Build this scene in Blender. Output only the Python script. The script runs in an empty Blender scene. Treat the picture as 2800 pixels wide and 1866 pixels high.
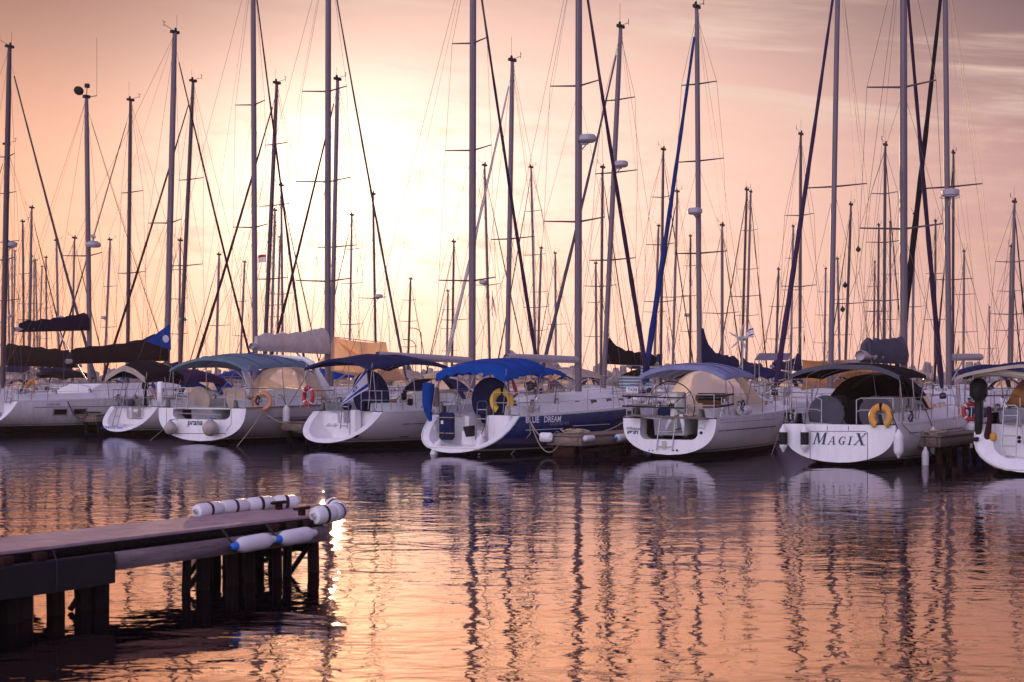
import bpy, bmesh, math, random
from mathutils import Vector, Matrix
R = math.radians
random.seed(11)
SC = bpy.context.scene
COL = SC.collection
# ------------------------------------------------------------------ camera
F, HOR, EYE = 3889.0, 1040.0, 2.15
cd = bpy.data.cameras.new("camera")
cam = bpy.data.objects.new("camera", cd); COL.objects.link(cam)
cam.location = (0, 0, EYE); cam.rotation_euler = (R(90), 0, 0)
cd.sensor_width = 36; cd.lens = 36 * F / 2800; cd.shift_y = (HOR - 933) / 2800
cd.clip_start = 0.1; cd.clip_end = 6000
cd.dof.use_dof = True; cd.dof.focus_distance = 42; cd.dof.aperture_fstop = 4.0
SC.camera = cam
SC.view_settings.view_transform = 'Standard'; SC.view_settings.look = 'None'
SC.view_settings.exposure = 0; SC.view_settings.gamma = 1
SC.cycles.max_bounces = 8; SC.cycles.transparent_max_bounces = 12
SC.cycles.caustics_reflective = False; SC.cycles.caustics_refractive = False
SC.cycles.sample_clamp_indirect = 4.0

def lin(c):
    return tuple(((v / 255) / 12.92 if v / 255 < .04045 else ((v / 255 + .055) / 1.055) ** 2.4) for v in c)
# ------------------------------------------------------------------ sky
SUN_AZ, SUN_EL = R(-7.2), R(5.2)
w = bpy.data.worlds.new("World"); SC.world = w; w.use_nodes = True
nt = w.node_tree; nt.nodes.clear()
def nd(t, **k):
    n = nt.nodes.new(t)
    for a, b in k.items(): setattr(n, a, b)
    return n
def lk(a, b): nt.links.new(a, b)
def ins(n, i, v):
    if hasattr(v, 'is_linked'): lk(v, n.inputs[i])
    elif v is not None: n.inputs[i].default_value = v
def MA(op, a, b=None, c=None, clamp=False):
    n = nd('ShaderNodeMath', operation=op, use_clamp=clamp)
    ins(n, 0, a); ins(n, 1, b); ins(n, 2, c)
    return n.outputs[0]
def MIX(f, a, b, mode='MIX'):
    n = nd('ShaderNodeMix', data_type='RGBA', blend_type=mode)
    ins(n, 0, f)
    for i, v in ((6, a), (7, b)):
        if hasattr(v, 'is_linked'): lk(v, n.inputs[i])
        else: n.inputs[i].default_value = tuple(v) + (1,)
    return n.outputs[2]
def RAMP(v, lo, hi, smooth=True):
    n = nd('ShaderNodeMapRange'); n.clamp = True
    if smooth: n.interpolation_type = 'SMOOTHSTEP'
    ins(n, 0, v); n.inputs[1].default_value = lo; n.inputs[2].default_value = hi
    return n.outputs[0]
tc = nd('ShaderNodeTexCoord'); sp = nd('ShaderNodeSeparateXYZ'); lk(tc.outputs['Generated'], sp.inputs[0])
X_, Y_, Z_ = sp.outputs
AZ = MA('ARCTAN2', X_, Y_); EL = MA('ARCSINE', MA('MAXIMUM', MA('MINIMUM', Z_, 1.0), -1.0))
ELD = MA('MULTIPLY', MA('MAXIMUM', EL, 0.0), 57.2958); AZD = MA('MULTIPLY', AZ, 57.2958)
# base gradient of the dusk sky: by height, and from orange (left) to mauve (right)
lo = MIX(RAMP(AZD, -22, 24), (1.22, .53, .31), lin((228, 174, 166)))
mid = MIX(RAMP(AZD, -22, 24), (1.15, .55, .32), lin((188, 142, 142)))
hi = MIX(RAMP(AZD, -22, 24), lin((146, 102, 96)), lin((84, 68, 84)))
c = MIX(RAMP(ELD, 0, 7), lo, mid)
c = MIX(RAMP(ELD, 6, 16), c, hi)
c = MIX(RAMP(ELD, 16, 55), c, (.16, .125, .22))
c = MIX(RAMP(Y_, .72, .0), c, (.30, .25, .56))
# glow round the veiled sun
def glow(sa, se, a0=None, e0=None):
    da = MA('SUBTRACT', AZ, R(a0) if a0 is not None else SUN_AZ); de = MA('SUBTRACT', EL, R(e0) if e0 is not None else R(7.2))
    q = MA('ADD', MA('POWER', MA('DIVIDE', da, R(sa)), 2.0), MA('POWER', MA('DIVIDE', de, R(se)), 2.0))
    return MA('EXPONENT', MA('MULTIPLY', q, -1.0))
c = MIX(MA('MULTIPLY', glow(14.2, 10, .0, 7.2), .90), c, (1.40, .90, .74))
c = MIX(MA('MULTIPLY', glow(11, 3.2, -6.5, 3.4), .4), c, (1.4, .70, .40))
c = MIX(MA('MULTIPLY', glow(6.1, 4.6, -6.2), .95), c, (2.1, 1.6, 1.28))
c = MIX(glow(2.6, 2.4), c, (3.0, 2.2, 1.5))
# streaks of cirrus, drawn out and sloping down to the right
cv = nd('ShaderNodeCombineXYZ')
sl = MA('ADD', ELD, MA('MULTIPLY', AZD, .12))
lk(MA('MULTIPLY', AZD, .085), cv.inputs[0]); lk(MA('MULTIPLY', sl, .95), cv.inputs[1])
n1 = nd('ShaderNodeTexNoise'); n1.inputs['Scale'].default_value = 1.0; n1.inputs['Detail'].default_value = 6; n1.inputs['Distortion'].default_value = .6
n1.inputs['Roughness'].default_value = .58
lk(cv.outputs[0], n1.inputs['Vector'])
band = MA('MULTIPLY', RAMP(sl, 7.5, 12.5), MA('SUBTRACT', 1.0, RAMP(sl, 15, 21)))
band = MA('MULTIPLY', band, RAMP(AZD, -16, 0))
wisps = MA('MULTIPLY', RAMP(n1.outputs[0], .42, .72), band)
c = MIX(MA('MULTIPLY', wisps, .72), c, lin((244, 212, 194)))
# low mottled altocumulus on the right
cv2 = nd('ShaderNodeCombineXYZ'); lk(MA('MULTIPLY', AZD, .42), cv2.inputs[0]); lk(MA('MULTIPLY', MA('ADD', ELD, MA('MULTIPLY', AZD, .05)), 1.25), cv2.inputs[1])
n2 = nd('ShaderNodeTexNoise'); n2.inputs['Scale'].default_value = 1.0; n2.inputs['Detail'].default_value = 7; n2.inputs['Roughness'].default_value = .62
lk(cv2.outputs[0], n2.inputs['Vector'])
mot = MA('MULTIPLY', RAMP(n2.outputs[0], .45, .72), MA('MULTIPLY', RAMP(ELD, 1.5, 4), MA('SUBTRACT', 1.0, RAMP(ELD, 9, 12))))
c = MIX(MA('MULTIPLY', mot, .45), c, lin((240, 196, 176)))
# greyish haze bar just right of the sun
bar = MA('MULTIPLY', RAMP(n2.outputs[0], .4, .65), MA('MULTIPLY', RAMP(ELD, 4.2, 5.0), MA('SUBTRACT', 1.0, RAMP(ELD, 5.2, 6.4))))
c = MIX(MA('MULTIPLY', bar, .2), c, lin((240, 196, 150)))
# bright lilac lobe added to the sky behind the camera, lighting the sterns
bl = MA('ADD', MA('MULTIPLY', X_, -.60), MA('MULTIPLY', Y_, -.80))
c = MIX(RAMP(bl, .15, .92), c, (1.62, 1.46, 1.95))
sky = nd('ShaderNodeTexSky', sky_type='NISHITA'); sky.sun_disc = False
sky.sun_elevation = SUN_EL; sky.sun_rotation = SUN_AZ
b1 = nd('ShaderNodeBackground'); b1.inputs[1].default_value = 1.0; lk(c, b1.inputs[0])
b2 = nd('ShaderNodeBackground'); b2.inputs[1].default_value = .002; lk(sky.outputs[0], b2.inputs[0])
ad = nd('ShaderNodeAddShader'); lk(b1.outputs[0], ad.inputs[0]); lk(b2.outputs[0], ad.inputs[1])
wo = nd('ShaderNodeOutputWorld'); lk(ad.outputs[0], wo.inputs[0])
# ------------------------------------------------------------------ sun
sd = bpy.data.lights.new("sun", 'SUN'); sd.energy = 2.5; sd.angle = R(.6); sd.color = (1, .62, .34)
so = bpy.data.objects.new("sun", sd); COL.objects.link(so)
so.rotation_euler = Vector((-math.sin(SUN_AZ) * math.cos(SUN_EL), -math.cos(SUN_AZ) * math.cos(SUN_EL), -math.sin(SUN_EL))).to_track_quat('-Z', 'Y').to_euler()
so.location = (0, 0, 60)

# ------------------------------------------------------------------ materials
def mat(name, col, rough=.5, metal=0.0, var=.12, scale=3.0, bump=0.0, bscale=40.0, trans=0.0, spec=.5, stretch=None):
    m = bpy.data.materials.new(name); m.use_nodes = True
    t = m.node_tree; p = t.nodes['Principled BSDF']
    p.inputs['Roughness'].default_value = rough; p.inputs['Metallic'].default_value = metal
    p.inputs['Specular IOR Level'].default_value = spec
    co = t.nodes.new('ShaderNodeTexCoord'); vec = co.outputs['Object']
    if stretch:
        mp = t.nodes.new('ShaderNodeMapping'); mp.inputs['Scale'].default_value = stretch
        t.links.new(vec, mp.inputs[0]); vec = mp.outputs[0]
    n = t.nodes.new('ShaderNodeTexNoise'); n.inputs['Scale'].default_value = scale; n.inputs['Detail'].default_value = 5
    n.inputs['Roughness'].default_value = .65
    t.links.new(vec, n.inputs['Vector'])
    r = t.nodes.new('ShaderNodeValToRGB')
    r.color_ramp.elements[0].position = .3; r.color_ramp.elements[1].position = .7
    r.color_ramp.elements[0].color = tuple(v * (1 - var) for v in col) + (1,)
    r.color_ramp.elements[1].color = tuple(min(1, v * (1 + var * .5)) for v in col) + (1,)
    t.links.new(n.outputs[0], r.inputs[0]); t.links.new(r.outputs[0], p.inputs['Base Color'])
    if bump:
        n2 = t.nodes.new('ShaderNodeTexNoise'); n2.inputs['Scale'].default_value = bscale; n2.inputs['Detail'].default_value = 3
        t.links.new(vec, n2.inputs['Vector'])
        b = t.nodes.new('ShaderNodeBump'); b.inputs['Strength'].default_value = bump; b.inputs['Distance'].default_value = .02
        t.links.new(n2.outputs[0], b.inputs['Height']); t.links.new(b.outputs[0], p.inputs['Normal'])
    if trans:
        tr = t.nodes.new('ShaderNodeBsdfTranslucent'); t.links.new(r.outputs[0], tr.inputs[0])
        mx = t.nodes.new('ShaderNodeMixShader'); mx.inputs[0].default_value = trans
        t.links.new(p.outputs[0], mx.inputs[1]); t.links.new(tr.outputs[0], mx.inputs[2])
        t.links.new(mx.outputs[0], t.nodes['Material Output'].inputs[0])
    return m
M = {}
M['white'] = mat('white_gelcoat', (.80, .78, .77), .28, var=.13, scale=1.6, stretch=(2.5, 2.5, .45))
M['cream'] = mat('cream_gelcoat', (.70, .66, .58), .35, var=.08)
M['grime'] = mat('weathered_gelcoat', (.66, .63, .60), .45, var=.2, scale=2.2, stretch=(3, 3, .5))
M['deck'] = mat('white_deck', (.70, .69, .67), .5, var=.08)
M['navy'] = mat('navy_gelcoat', (.018, .034, .135), .18, var=.15)
M['black'] = mat('black_antifoul', (.006, .005, .006), .6, var=.3, spec=0.12)
M['grey'] = mat('grey_gelcoat', (.40, .36, .37), .3)
M['sidegrey'] = mat('grey_and_shaded_white_gelcoat', (.52, .47, .46), .25, var=.08, scale=1.2)  # grey hulls, and the shaded sides of the small white yacht
M['alu'] = mat('anodised_aluminium', (.17, .13, .15), .45, .2, var=.1, scale=.6, spec=0.3)
M['aludark'] = mat('dark_anodised_aluminium', (.07, .05, .062), .4, .5, var=.1, spec=0.25)
M['spar'] = mat('pale_anodised_spar', (.44, .38, .39), .4, .15, var=.08, spec=.3)
M['steel'] = mat('stainless_steel', (.33, .31, .32), .28, .85, var=.05)
M['wire'] = mat('rigging_wire', (.10, .075, .085), .5, .4, spec=0.2)
M['rubber'] = mat('black_rubber', (.012, .012, .014), .55, spec=0.2)
M['wood'] = mat('varnished_wood', (.30, .13, .045), .4, var=.35, scale=8, stretch=(1, 8, 8))
M['plank'] = mat('weathered_planks', (.23, .165, .135), .75, var=.45, scale=5, bump=.5, bscale=18, stretch=(1, 9, 4), spec=0.15)
M['beamwood'] = mat('weathered_grey_beam', (.25, .185, .185), .8, var=.5, scale=3.5, bump=.4, bscale=16, stretch=(4, .5, 3), spec=.15)
M['darkwood'] = mat('wet_dark_timber', (.008, .005, .005), .6, var=.5, scale=4, bump=.5, bscale=14, stretch=(5, 5, 1), spec=0.1)
M['rust'] = mat('rusty_pile', (.04, .017, .013), .75, var=.5, scale=6, spec=0.1)
M['concrete'] = mat('pale_dock_boards', (.37, .255, .26), .85, var=.28, scale=5, bump=.3, bscale=30, spec=0.2)
M['rope'] = mat('old_rope', (.42, .33, .22), .85, var=.3, scale=30)
M['darkrope'] = mat('dark_rope', (.05, .04, .045), .85, spec=0.1)
M['fender'] = mat('white_vinyl_fender', (.76, .73, .72), .4, var=.1, scale=6)
M['fendgrey'] = mat('dirty_round_fender', (.42, .36, .32), .55, var=.25, scale=5)
M['bluecap'] = mat('blue_fender_cap', (.02, .16, .62), .4)
M['orange'] = mat('faded_orange_foam', (.75, .33, .16), .55, var=.15)
M['red'] = mat('red_foam', (.42, .015, .02), .45, var=.15)
M['yellow'] = mat('yellow_vinyl', (.80, .47, .012), .5, var=.12)
M['ochre'] = mat('ochre_vinyl', (.62, .28, .03), .5, var=.15)
M['skin'] = mat('skin', (.42, .24, .17), .55, var=.08)
M['hair'] = mat('dark_hair', (.02, .015, .013), .6)
M['jacket'] = mat('orange_jacket', (.55, .20, .03), .7, var=.2)
M['shirt'] = mat('black_shirt', (.018, .018, .024), .8, spec=0.1)
M['trouser'] = mat('grey_trousers', (.13, .12, .13), .8)
M['brownshirt'] = mat('brown_shirt', (.12, .05, .035), .8)
M['flagwhite'] = mat('white_flag_cloth', (.78, .76, .78), .8, var=.03, trans=.35)
M['flagblue'] = mat('blue_flag_print', (.02, .035, .36), .8, trans=.3)
M['flagred'] = mat('red_flag_print', (.45, .02, .03), .8, trans=.3)
M['letter'] = mat('navy_lettering', (.012, .02, .07), .4, var=0)
M['letterblue'] = mat('blue_lettering', (.05, .09, .42), .4, var=0)
M['letterwhite'] = mat('white_lettering', (.78, .77, .8), .4, var=0)
M['stone'] = mat('breakwater_concrete', (.30, .26, .25), .9, var=.25, scale=1)
M['solar'] = mat('solar_cells', (.16, .15, .24), .25, .2)
def cloth(name, col, tr=.25, var=.18):
    return mat(name, col, .85, var=var, scale=2.5, bump=.8, bscale=4, trans=tr, spec=.08)
M['c_navy'] = cloth('navy_canvas', (.022, .026, .085), .15)
M['c_dark'] = cloth('dark_canvas', (.012, .009, .013), .04)
M['c_brown'] = cloth('brown_black_canvas', (.026, .013, .014), .05)
M['c_blue'] = cloth('bright_blue_canvas', (.010, .078, .38), .22)
M['c_royal'] = cloth('royal_blue_canvas', (.02, .06, .30), .2)
M['c_teal'] = cloth('teal_grey_canvas', (.14, .20, .25), .1)
M['c_lilac'] = cloth('grey_blue_canvas', (.27, .28, .43), .2)
M['c_cream'] = cloth('cream_canvas', (.70, .58, .47), .45)
M['c_glow'] = cloth('thin_cream_canvas', (.90, .76, .58), .85, .08)
M['c_tarp'] = cloth('translucent_tarpaulin', (.92, .60, .38), .85, .1)
M['c_tan'] = cloth('tan_canvas', (.42, .22, .10), .4)
M['c_green'] = cloth('dark_green_canvas', (.012, .055, .05), .1)
M['c_grey'] = cloth('slate_grey_canvas', (.10, .095, .12), .1)
M['c_sail'] = cloth('weathered_white_sail', (.74, .66, .60), .35)
M['c_jibblue'] = cloth('deep_blue_canvas', (.012, .035, .17), .15)
M['c_maroon'] = cloth('dark_maroon_canvas', (.05, .014, .022), .08)
M['c_plum'] = cloth('blackish_navy_canvas', (.016, .011, .028), .06)
M['c_purple'] = cloth('dark_violet_canvas', (.05, .025, .07), .1)
# striped towels
def stripes(name, a, b, sc):
    m = mat(name, a, .85, trans=.2); t = m.node_tree; p = t.nodes['Principled BSDF']
    wv = t.nodes.new('ShaderNodeTexWave'); wv.inputs['Scale'].default_value = sc; wv.bands_direction = 'Z'; wv.inputs['Distortion'].default_value = 1.5
    co = t.nodes.new('ShaderNodeTexCoord'); t.links.new(co.outputs['Object'], wv.inputs['Vector'])
    r = t.nodes.new('ShaderNodeValToRGB'); r.color_ramp.interpolation = 'CONSTANT'
    r.color_ramp.elements[0].color = a + (1,); r.color_ramp.elements[1].color = b + (1,); r.color_ramp.elements[1].position = .5
    t.links.new(wv.outputs[0], r.inputs[0]); t.links.new(r.outputs[0], p.inputs['Base Color'])
    return m
M['c_stripe'] = stripes('striped_cloth', (.03, .16, .34), (.62, .58, .52), 2.6)
def glass(name, col, mixf, rough=.1, thin=False):
    m = bpy.data.materials.new(name); m.use_nodes = True; t = m.node_tree
    p = t.nodes['Principled BSDF']; p.inputs['Base Color'].default_value = col + (1,); p.inputs['Roughness'].default_value = rough
    tr = t.nodes.new('ShaderNodeBsdfTransparent'); tr.inputs[0].default_value = (.95, .90, .84, 1)
    n = t.nodes.new('ShaderNodeTexNoise'); n.inputs['Scale'].default_value = 3
    r = t.nodes.new('ShaderNodeMapRange'); r.inputs[3].default_value = mixf - .08; r.inputs[4].default_value = mixf + .08
    t.links.new(n.outputs[0], r.inputs[0])
    mx = t.nodes.new('ShaderNodeMixShader'); t.links.new(r.outputs[0], mx.inputs[0])
    src = p.outputs[0]
    if thin:        # hazy plastic sheet: scatters the light behind it
        tl = t.nodes.new('ShaderNodeBsdfTranslucent'); tl.inputs[0].default_value = (.95, .78, .60, 1)
        m2 = t.nodes.new('ShaderNodeMixShader'); m2.inputs[0].default_value = .85
        t.links.new(p.outputs[0], m2.inputs[1]); t.links.new(tl.outputs[0], m2.inputs[2]); src = m2.outputs[0]
    t.links.new(src, mx.inputs[1]); t.links.new(tr.outputs[0], mx.inputs[2])
    t.links.new(mx.outputs[0], t.nodes['Material Output'].inputs[0])
    return m
M['vinyl'] = glass('clear_vinyl', (.75, .55, .42), .35, .1, True)
M['smoke'] = glass('smoked_window', (.008, .006, .008), -.05)
M['pane'] = mat('dark_window', (.012, .011, .014), .08, var=0)
# ---- water: dark body under a rippled, mirror-like skin
def water_mat():
    m = bpy.data.materials.new('harbour_water'); m.use_nodes = True; t = m.node_tree
    p = t.nodes['Principled BSDF']; p.inputs['Base Color'].default_value = (.006, .006, .010, 1)
    p.inputs['Roughness'].default_value = .6; p.inputs['Specular IOR Level'].default_value = 0
    co = t.nodes.new('ShaderNodeTexCoord')
    def noise(sc, det, st, dist=0.0):
        mp = t.nodes.new('ShaderNodeMapping'); mp.inputs['Scale'].default_value = st; mp.inputs['Rotation'].default_value = (0, 0, R(8))
        t.links.new(co.outputs['Object'], mp.inputs[0])
        n = t.nodes.new('ShaderNodeTexNoise'); n.inputs['Scale'].default_value = sc; n.inputs['Detail'].default_value = det
        n.inputs['Distortion'].default_value = dist; t.links.new(mp.outputs[0], n.inputs['Vector'])
        return n.outputs[0]
    def math_(op, a, b):
        n = t.nodes.new('ShaderNodeMath'); n.operation = op
        for i, v in ((0, a), (1, b)):
            if hasattr(v, 'is_linked'): t.links.new(v, n.inputs[i])
            else: n.inputs[i].default_value = v
        return n.outputs[0]
    big = noise(1.15, 3, (.7, 1, 1), .5); small = noise(4.6, 3, (.55, 1, 1), .4); patch = noise(.11, 2, (.6, 1.6, 1))
    pr = t.nodes.new('ShaderNodeMapRange'); pr.inputs[1].default_value = .35; pr.inputs[2].default_value = .65
    pr.inputs[3].default_value = .35; pr.inputs[4].default_value = 1.1; t.links.new(patch, pr.inputs[0])
    sx = t.nodes.new('ShaderNodeSeparateXYZ'); t.links.new(co.outputs['Object'], sx.inputs[0])
    sh = t.nodes.new('ShaderNodeMapRange'); sh.interpolation_type = 'SMOOTHSTEP'        # sheltered water close to the hulls
    sh.inputs[1].default_value = 26; sh.inputs[2].default_value = 37; sh.inputs[3].default_value = 1.0; sh.inputs[4].default_value = .38
    t.links.new(math_('ADD', sx.outputs[1], math_('MULTIPLY', sx.outputs[0], .55)), sh.inputs[0])
    h = math_('ADD', math_('MULTIPLY', big, .020), math_('MULTIPLY', math_('MULTIPLY', small, .0085), pr.outputs[0]))
    h = math_('MULTIPLY', h, sh.outputs[0])
    b = t.nodes.new('ShaderNodeBump'); b.inputs['Strength'].default_value = 1; b.inputs['Distance'].default_value = 1
    t.links.new(h, b.inputs['Height']); t.links.new(b.outputs[0], p.inputs['Normal'])
    gl = t.nodes.new('ShaderNodeBsdfGlossy'); gl.inputs['Roughness'].default_value = .02
    t.links.new(b.outputs[0], gl.inputs['Normal'])
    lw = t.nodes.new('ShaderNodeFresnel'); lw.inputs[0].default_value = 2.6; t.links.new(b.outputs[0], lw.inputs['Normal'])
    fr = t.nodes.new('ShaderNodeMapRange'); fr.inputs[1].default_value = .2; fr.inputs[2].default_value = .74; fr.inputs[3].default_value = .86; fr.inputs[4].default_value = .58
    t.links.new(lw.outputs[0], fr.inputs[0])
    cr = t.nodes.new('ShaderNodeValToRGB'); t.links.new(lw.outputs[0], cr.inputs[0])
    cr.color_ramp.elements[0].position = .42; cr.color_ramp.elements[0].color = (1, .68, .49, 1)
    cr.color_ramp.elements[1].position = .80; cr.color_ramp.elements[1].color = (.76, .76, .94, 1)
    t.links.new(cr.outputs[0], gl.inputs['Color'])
    mx = t.nodes.new('ShaderNodeMixShader'); t.links.new(fr.outputs[0], mx.inputs[0]); t.links.new(p.outputs[0], mx.inputs[1]); t.links.new(gl.outputs[0], mx.inputs[2])
    t.links.new(mx.outputs[0], t.nodes['Material Output'].inputs[0])
    return m
M['water'] = water_mat()
# ------------------------------------------------------------------ mesh helpers
class MB:
    def __init__(s): s.v = []; s.f = []; s.m = []
    def add(s, vs, fs, mi=0):
        o = len(s.v); s.v += [tuple(v) for v in vs]
        s.f += [tuple(i + o for i in f) for f in fs]; s.m += [mi] * len(fs)
    def grid(s, P, mi=0, closed=False, pick=None):
        n, k = len(P), len(P[0]); vs = [q for r in P for q in r]; fs = []; ms = []
        for i in range(n - 1):
            for j in range(k if closed else k - 1):
                a = mi if pick is None else pick(i, j)
                if a is None: continue
                j2 = (j + 1) % k; fs.append((i * k + j, i * k + j2, (i + 1) * k + j2, (i + 1) * k + j)); ms.append(a)
        o = len(s.v); s.v += [tuple(v) for v in vs]; s.f += [tuple(x + o for x in f) for f in fs]; s.m += ms
        return s
    def box(s, c, d, mi=0, rz=0.0, rx=0.0, ry=0.0, bev=0.0):
        m = Matrix.Rotation(rz, 3, 'Z') @ Matrix.Rotation(ry, 3, 'Y') @ Matrix.Rotation(rx, 3, 'X')
        x, y, z = (q / 2 for q in d); b = min(bev, x * .9, y * .9, z * .9)
        if b <= 0:
            vs = [(-x, -y, -z), (x, -y, -z), (x, y, -z), (-x, y, -z), (-x, -y, z), (x, -y, z), (x, y, z), (-x, y, z)]
            fs = [(3, 2, 1, 0), (4, 5, 6, 7), (0, 1, 5, 4), (1, 2, 6, 5), (2, 3, 7, 6), (3, 0, 4, 7)]
        else:
            def ring(e, zz):
                X, Y = x - e, y - e; k = b * .999 if e < b else b * .4
                return [(-X + k, -Y, zz), (X - k, -Y, zz), (X, -Y + k, zz), (X, Y - k, zz), (X - k, Y, zz), (-X + k, Y, zz), (-X, Y - k, zz), (-X, -Y + k, zz)]
            rs = [ring(b * .7, -z), ring(0, -z + b), ring(0, z - b), ring(b * .7, z)]
            vs = [q for r in rs for q in r]; fs = [tuple(range(7, -1, -1)), tuple(range(24, 32))]
            for i in range(3):
                for j in range(8): fs.append((i * 8 + j, i * 8 + (j + 1) % 8, i * 8 + 8 + (j + 1) % 8, i * 8 + 8 + j))
        s.add([m @ Vector(v) + Vector(c) for v in vs], fs, mi); return s
    def tube(s, pts, r, n=6, mi=0, cap=True, flat=1.0):
        pts = [Vector(p) for p in pts]; N = len(pts)
        rs = r if isinstance(r, (list, tuple)) else [r] * N
        up = None; P = []
        for i, p in enumerate(pts):
            t = (pts[min(i + 1, N - 1)] - pts[max(i - 1, 0)])
            if t.length < 1e-9: t = Vector((0, 0, 1))
            t.normalize()
            if up is None:
                up = Vector((1, 0, 0)) if abs(t.x) < .8 else Vector((0, 1, 0))
            u = up - t * up.dot(t)
            if u.length < 1e-6: u = t.orthogonal()
            u.normalize(); v = t.cross(u); up = u
            P.append([p + (u * math.cos(2 * math.pi * k / n) * flat + v * math.sin(2 * math.pi * k / n)) * rs[i] for k in range(n)])
        o = len(s.v); s.grid(P, mi, True)
        if cap and n > 2:
            s.f += [tuple(o + k for k in range(n)), tuple(o + (N - 1) * n + k for k in range(n))]; s.m += [mi, mi]
        return s
    def lathe(s, prof, base, axis=(0, 0, 1), n=14, mi=0, pick=None):
        a = Vector(axis).normalized(); u = a.orthogonal().normalized(); v = a.cross(u); b = Vector(base)
        P = [[b + a * h + (u * math.cos(2 * math.pi * k / n) + v * math.sin(2 * math.pi * k / n)) * max(r, .0005) for k in range(n)] for r, h in prof]
        s.grid(P, mi, True, pick); return s
    def disc(s, c, nrm, r, th=.03, n=20, mi=0, prof=None):
        s.lathe(prof or [(0, -th / 2), (r * .94, -th / 2), (r, 0), (r * .94, th / 2), (0, th / 2)], c, nrm, n, mi); return s
    def ring(s, c, nrm, R_, r, n=28, k=8, mi=0, a0=0.0, a1=2 * math.pi, flat=1.0, u0=None, pick=None, sx=1.0):
        a = Vector(nrm).normalized(); u = Vector(u0).normalized() if u0 is not None else a.orthogonal().normalized()
        u = (u - a * u.dot(a)).normalized(); v = a.cross(u); c = Vector(c); P = []
        full = abs(a1 - a0 - 2 * math.pi) < 1e-6; N = n if full else n + 1
        for i in range(N):
            t = a0 + (a1 - a0) * i / n; d = u * math.cos(t) * sx + v * math.sin(t)
            P.append([c + d * R_ + (d * math.cos(2 * math.pi * j / k) + a * math.sin(2 * math.pi * j / k) * flat) * r for j in range(k)])
        if full: P.append(P[0])
        o = len(s.v); s.grid(P, mi, True, pick)
        if not full:
            s.f += [tuple(o + j for j in range(k)), tuple(o + (N - 1) * k + j for j in range(k))]; s.m += [mi, mi]
        return s
    def build(s, name, mats, parent=None, ang=38, loc=None):
        me = bpy.data.meshes.new(name); me.from_pydata(s.v, [], s.f)
        ms = mats if isinstance(mats, (list, tuple)) else [mats]
        for m in ms: me.materials.append(M[m] if isinstance(m, str) else m)
        if len(ms) > 1: me.polygons.foreach_set('material_index', s.m)
        bm = bmesh.new(); bm.from_mesh(me)
        bmesh.ops.remove_doubles(bm, verts=bm.verts, dist=.0002); bmesh.ops.delete(bm, geom=[v for v in bm.verts if not v.link_faces], context='VERTS')
        bmesh.ops.recalc_face_normals(bm, faces=bm.faces); bm.to_mesh(me); bm.free()
        me.polygons.foreach_set('use_smooth', [True] * len(me.polygons)); me.set_sharp_from_angle(angle=R(ang)); me.update()
        o = bpy.data.objects.new(name, me); COL.objects.link(o)
        if parent: o.parent = parent
        if loc: o.location = loc
        return o
def tag(o, label, cat, group=None, kind=None):
    if label: o['label'] = label
    if cat: o['category'] = cat
    if group: o['group'] = group
    if kind: o['kind'] = kind
    return o
def thing(name, label, cat, loc=(0, 0, 0), rz=0.0, group=None):
    o = bpy.data.objects.new(name, None); COL.objects.link(o); o.location = loc; o.rotation_euler = (0, 0, rz)
    o.empty_display_size = .3
    return tag(o, label, cat, group)
def at(px, py, Y): return Vector(((px - 1400) / F * Y, Y, EYE + (HOR - py) / F * Y))
def onwater(px, Y): return Vector(((px - 1400) / F * Y, Y, 0))
def text_obj(name, txt, size, fn, m, parent, shear=0.0, bold=0.0, align='LEFT', space=1.0):
    cu = bpy.data.curves.new('lettering_curve', 'FONT'); cu.body = txt; cu.size = size; cu.shear = shear; cu.offset = bold
    cu.align_x = align; cu.space_character = space; cu.resolution_u = 3
    o = bpy.data.objects.new('lettering_curve', cu); COL.objects.link(o)
    dg = bpy.context.evaluated_depsgraph_get(); dg.update()
    me = bpy.data.meshes.new_from_object(o.evaluated_get(dg))
    bpy.data.objects.remove(o); bpy.data.curves.remove(cu)
    for v in me.vertices: v.co = fn(v.co.x, v.co.y)
    me.materials.clear(); me.materials.append(M[m]); me.name = name
    ob = bpy.data.objects.new(name, me); COL.objects.link(ob); ob.parent = parent
    return ob
def sag(a, b, d, n=10):
    a, b = Vector(a), Vector(b)
    return [a.lerp(b, i / n) - Vector((0, 0, d * 4 * (i / n) * (1 - i / n))) for i in range(n + 1)]
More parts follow.
